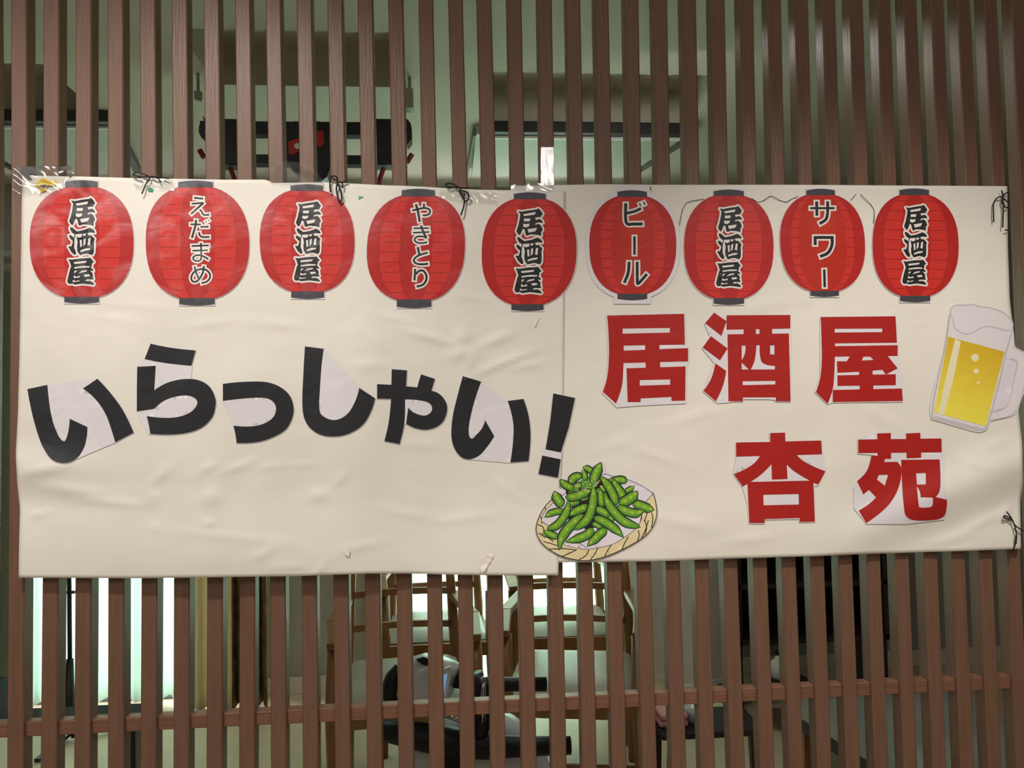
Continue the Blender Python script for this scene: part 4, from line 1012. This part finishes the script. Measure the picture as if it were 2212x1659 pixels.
dome([(898,1424),(915,1418),(940,1428),(960,1440),(978,1452),(960,1452),(930,1440),(915,1440)], -.03, .02, .3, 'console_recess', RUB)
scr = [(930,1455),(974,1440),(976,1452),(966,1500),(956,1520),(928,1530)]
MB().prism([b3(x, y, -.045) for x, y in scr], (0, .012, 0)).build('screen_bezel', mat('white_plastic', (1, 1, 1, 1)), r)
SCR = bpy.data.materials.new('lcd_screen'); SCR.use_nodes = True
b_ = SCR.node_tree.nodes['Principled BSDF']; b_.inputs['Base Color'].default_value = rgb(90, 130, 170); b_.inputs['Roughness'].default_value = .2
b_.inputs['Emission Color'].default_value = rgb(130, 180, 225); b_.inputs['Emission Strength'].default_value = .55
MB().prism([b3(x, y, -.05) for x, y in ((932,1466),(966,1458),(958,1500),(932,1512))], (0, .005, 0)).build('lcd_screen', SCR, r)
MB().tube([b3(838,1530,.05), b3(842,1490,.03), b3(848,1462,.02), b3(862,1440,.02)], [.026, .026, .02, .012], 12).build('grip', RUB, r, True)
MB().tube([b3(820,1575,.05), b3(900,1590), b3(960,1600), b3(1050,1612), b3(1140,1612,-.02), b3(1232,1610,-.02)], [.028, .036, .04, .034, .026, .024], 14).build('lower_handlebar', RUB, r, True)
MB().tube([b3(985,1462), b3(1040,1478), b3(1100,1478), b3(1180,1478)], [.03, .02, .019, .019], 12).build('upper_handlebar', RUB, r, True)
MB().tube([b3(1020,1458), b3(1035,1500), b3(1040,1560), b3(1030,1600)], [.03, .03, .026, .026], 12).build('steering_column', RUB, r, True)
MB().tube([b3(1046,1462,-.035), b3(1044,1500,-.035), b3(1042,1560,-.035)], .008, 10).build('chrome_clamp', CHR, r, True)
MB().tube([b3(960,1542,-.02), b3(990,1552,-.02), b3(1015,1560,-.02)], .009, 10).build('chrome_trim', CHR, r, True)
p0 = b3(985, 1600); MB().tube([p0, Vector((p0.x-.02, yb+.05, .35)), Vector((p0.x, yb+.1, .06))], [.04, .045, .05], 14).build('frame_post', RUB, r, True)
MB().box((p0.x-.3, yb-.02, 0), (p0.x+.3, yb+.08, .06), .012).build('base_bar', RUB, r)
MB().lathe((p0.x+.05, yb+.02, .3), [(.02, 0), (.2, .005), (.22, .03), (.22, .09), (.2, .115), (.02, .12)], 28, (0, 1, 0)).build('flywheel_cover', SIL, r, True)

# ------------------------------------------------------------------ left: low black table, thin stand
g0 = atz(0, 1500, .43); 
r = thing('low_black_bench', Vector((at(120, 1560, .92).x, .92, 0)), 'low narrow black bench at the lower left, close behind the lattice rail', 'bench')
a = at(-120, 1540, .85); b = at(302, 1540, .85); zt = at(150, 1548, .85).z
MB().box((a.x, .85, zt-.025), (b.x, .94, zt), .005).build('tabletop', mat('matte_black', rgb(14, 14, 15), .8), r)
for xx, yy in ((a.x+.05, .87), (b.x-.03, .87), (a.x+.05, .92), (b.x-.03, .92)):
    MB().bar((xx, yy, 0), (xx, yy, zt-.03), .035, .035, bev=.003).build('leg', RUB, r)
r = thing('thin_floor_stand', Vector((at(151, 1480, 1.9).x, 1.9, 0)), 'thin dark floor stand in front of the left sheer curtain', 'stand')
p = r.location.copy()
GM = mat('dark_metal', rgb(40, 38, 44), .35, .6)
MB().tube([(p.x-.02, 1.9, 1.7), (p.x-.005, 1.9, .8), (p.x, 1.9, .3)], .009, 10).build('pole', GM, r, True)
MB().tube([(p.x, 1.9, .34), (p.x, 1.9, .16), (p.x+.03, 1.88, .02)], [.014, .02, .014], 10).build('foot', RUB, r, True)
MB().tube([(p.x-.04, 1.9, .62), (p.x+.02, 1.9, .62)], .007, 8).build('clamp', GM, r)
for k in range(3):
    an = k*2.1+.4; MB().bar((p.x, 1.9, .03), (p.x+.22*math.cos(an), 1.9+.22*math.sin(an), .012), .02, .014).build('base_leg', GM, r)
r = thing('low_black_cabinet', Vector((at(-40, 1470, 2.05).x, 2.05, 0)), 'black low cabinet at the far left edge against the back wall', 'cabinet')
zc = at(10, 1476, 2.0).z
MB().box((at(-160, 1476, 2.0).x, 1.85, .07), (at(22, 1476, 2.0).x, 2.05, zc+.015), .005).build('body', mat('matte_black', (1, 1, 1, 1)), r)
MB().box((at(-160, 1476, 2.0).x, 1.87, 0), (at(20, 1476, 2.0).x, 2.03, .07)).build('plinth', TRIM, r)

# ------------------------------------------------------------------ right: pale panels, dark shelf, table
PAN = mat('pale_panel', rgb(224, 220, 208), .45, var=.05, scale=3)
r = thing('folding_partition', Vector((at(1450, 1470, 1.9).x, 1.9, 0)), 'pale folding panel partition standing right of the middle window', 'partition')
pz0 = [(1335, 1.95, 1394), (1385, 1.9, 1470), (1450, 1.97, 1475), (1515, 1.9, 1478), (1572, 1.97, 1480)]
for (xa, ya, yy), (xb, yb2, yz) in zip(pz0, pz0[1:]):
    a = at(xa, yy, ya); b = at(xb, yy, yb2); zlow = max(.03, a.z)
    MB().bar((a.x, ya, (2.05+zlow)/2), (b.x, yb2, (2.05+zlow)/2), .022, 2.05-zlow, bev=.003).build('panel', PAN, r)
    MB().bar((a.x, ya, zlow), (b.x, yb2, zlow), .03, .02).build('bottom_rail', mat('white_plastic', (1, 1, 1, 1)), r)
    MB().bar((a.x+.02, ya, 0), (a.x+.02, ya, zlow), .03, .03, bev=.002).build('foot', DARKT, r)
# dark open shelf
ys2 = 1.75
sx0, sx1 = at(1592, 1400, ys2).x, at(1925, 1400, ys2).x
r = thing('dark_open_shelf', Vector(((sx0+sx1)/2, ys2, 0)), 'tall dark open shelving unit at the right behind the slats', 'shelf')
SH = mat('dark_shelf_wood', rgb(34, 22, 20), .5, var=.1)
for px in (1600, 1700, 1815, 1918):
    x_ = at(px, 1400, ys2).x; MB().box((x_-.012, ys2, .32), (x_+.012, ys2+.3, 2.0), .002).build('upright', SH, r)
for z_ in (.32, .56, .86, 1.2, 1.6, 1.98): MB().box((sx0, ys2, z_), (sx1, ys2+.3, z_+.024), .002).build('shelf_board', SH, r)
MB().box((sx0, ys2+.29, .32), (sx1, ys2+.3, 2.0)).build('back_panel', SH, r)
for px in (1600, 1915):
    x_ = at(px, 1400, ys2).x; MB().box((x_-.015, ys2+.02, 0), (x_+.015, ys2+.28, .32)).build('leg', SH, r)
# white bottle on the shelf's lower board
pb = Vector((at(1666, 1440, ys2).x, ys2-.08, 0)); zb_ = at(1666, 1466, ys2-.08).z
stn = thing('side_stool', Vector((pb.x, ys2-.1, 0)), 'small dark stool in front of the shelf, under the white bottle', 'stool')
MB().lathe((pb.x, ys2-.1, zb_-.02), [(.12, 0), (.125, .01), (.12, .02)], 24).build('seat', SH, stn)
for k in range(3):
    an = k*2.09+.5; MB().tube([(pb.x+.08*math.cos(an), ys2-.1+.08*math.sin(an), zb_-.02), (pb.x+.11*math.cos(an), ys2-.1+.11*math.sin(an), 0)], .011, 8).build('leg', SH, stn)
r = thing('white_bottle', Vector((pb.x, ys2-.08, zb_)), 'white bottle standing on the small dark stool', 'bottle')
MB().lathe((pb.x, ys2-.08, zb_), [(.03, 0), (.034, .01), (.034, .07), (.014, .085), (.013, .1)], 18).build('body', mat('white_plastic', (1, 1, 1, 1)), r, True)
MB().lathe((pb.x, ys2-.08, zb_+.1), [(.015, 0), (.015, .014)], 16).build('cap', BLK, r)
# slanting table edge at the lower right
pa, pe = at(1700, 1505, 1.35), at(2010, 1690, .35)
r = thing('treatment_table', Vector((pa.x+.35, .85, 0)), 'grey padded treatment table running away at the lower right behind the slats', 'table')
zt2 = pa.z
pe = atz(1990, 1680, zt2)
PADM = mat('grey_pad', rgb(150, 150, 145), .5, var=.05, scale=5)
dv = Vector((.62, 0, 0))
MB().prism([Vector((pa.x, pa.y, zt2)), Vector((pe.x, pe.y, zt2)), Vector((pe.x, pe.y, zt2))+dv, Vector((pa.x, pa.y, zt2))+dv], (0, 0, -.05)).build('pad', PADM, r)
MB().prism([Vector((pa.x+.01, pa.y, zt2-.055)), Vector((pe.x+.01, pe.y+.01, zt2-.055)), Vector((pe.x-.01, pe.y, zt2-.055))+dv, Vector((pa.x-.01, pa.y, zt2-.055))+dv], (0, 0, -.05)).build('frame', DARKT, r)
for q_ in (pa, pe):
    for off in (.05, .55):
        MB().bar((q_.x+off, q_.y+(.05 if q_ is pe else -.05), 0), (q_.x+off, q_.y+(.05 if q_ is pe else -.05), zt2-.1), .04, .04, bev=.003).build('leg', WOOD, r)
# pink towel and pale cup under the rail
r = thing('small_basket_table', Vector((at(1520, 1560, .85).x, .85, 0)), 'small dark side table low on the right, holding pink and white things', 'table')
zc2 = at(1470, 1556, .85).z
MB().box((r.location.x-.16, .75, zc2-.02), (r.location.x+.16, .95, zc2), .004).build('tabletop', SH, r)
for sx in (-.14, .14):
    for sy in (.77, .93): MB().bar((r.location.x+sx, sy, 0), (r.location.x+sx*.9, sy, zc2-.02), .022, .022).build('leg', SH, r)
rr_ = thing('folded_towel', Vector((at(1448, 1540, .85).x, .85, zc2)), 'folded pink towel on the small dark side table', 'towel')
for k in range(2): MB().box((rr_.location.x-.05+k*.003, .79, zc2+.003+k*.02), (rr_.location.x+.04, .90, zc2+.022+k*.02), .006).build('fold', mat('pink_cloth', rgb(222, 160, 160), .8), rr_)
rr_ = thing('pale_cup', Vector((at(1496, 1548, .83).x, .83, zc2)), 'pale cup beside the pink towel on the side table', 'cup')
MB().lathe((rr_.location.x, .83, zc2+.001), [(.018, 0), (.026, .05), (.023, .05), (.016, .006)], 18).build('body', mat('pale_ceramic', rgb(200, 214, 210), .3), rr_, True)
MB().tube([(rr_.location.x+.024, .83, zc2+.042), (rr_.location.x+.042, .83, zc2+.032), (rr_.location.x+.02, .83, zc2+.012)], .004, 6).build('handle', mat('pale_ceramic', (1, 1, 1, 1)), rr_)
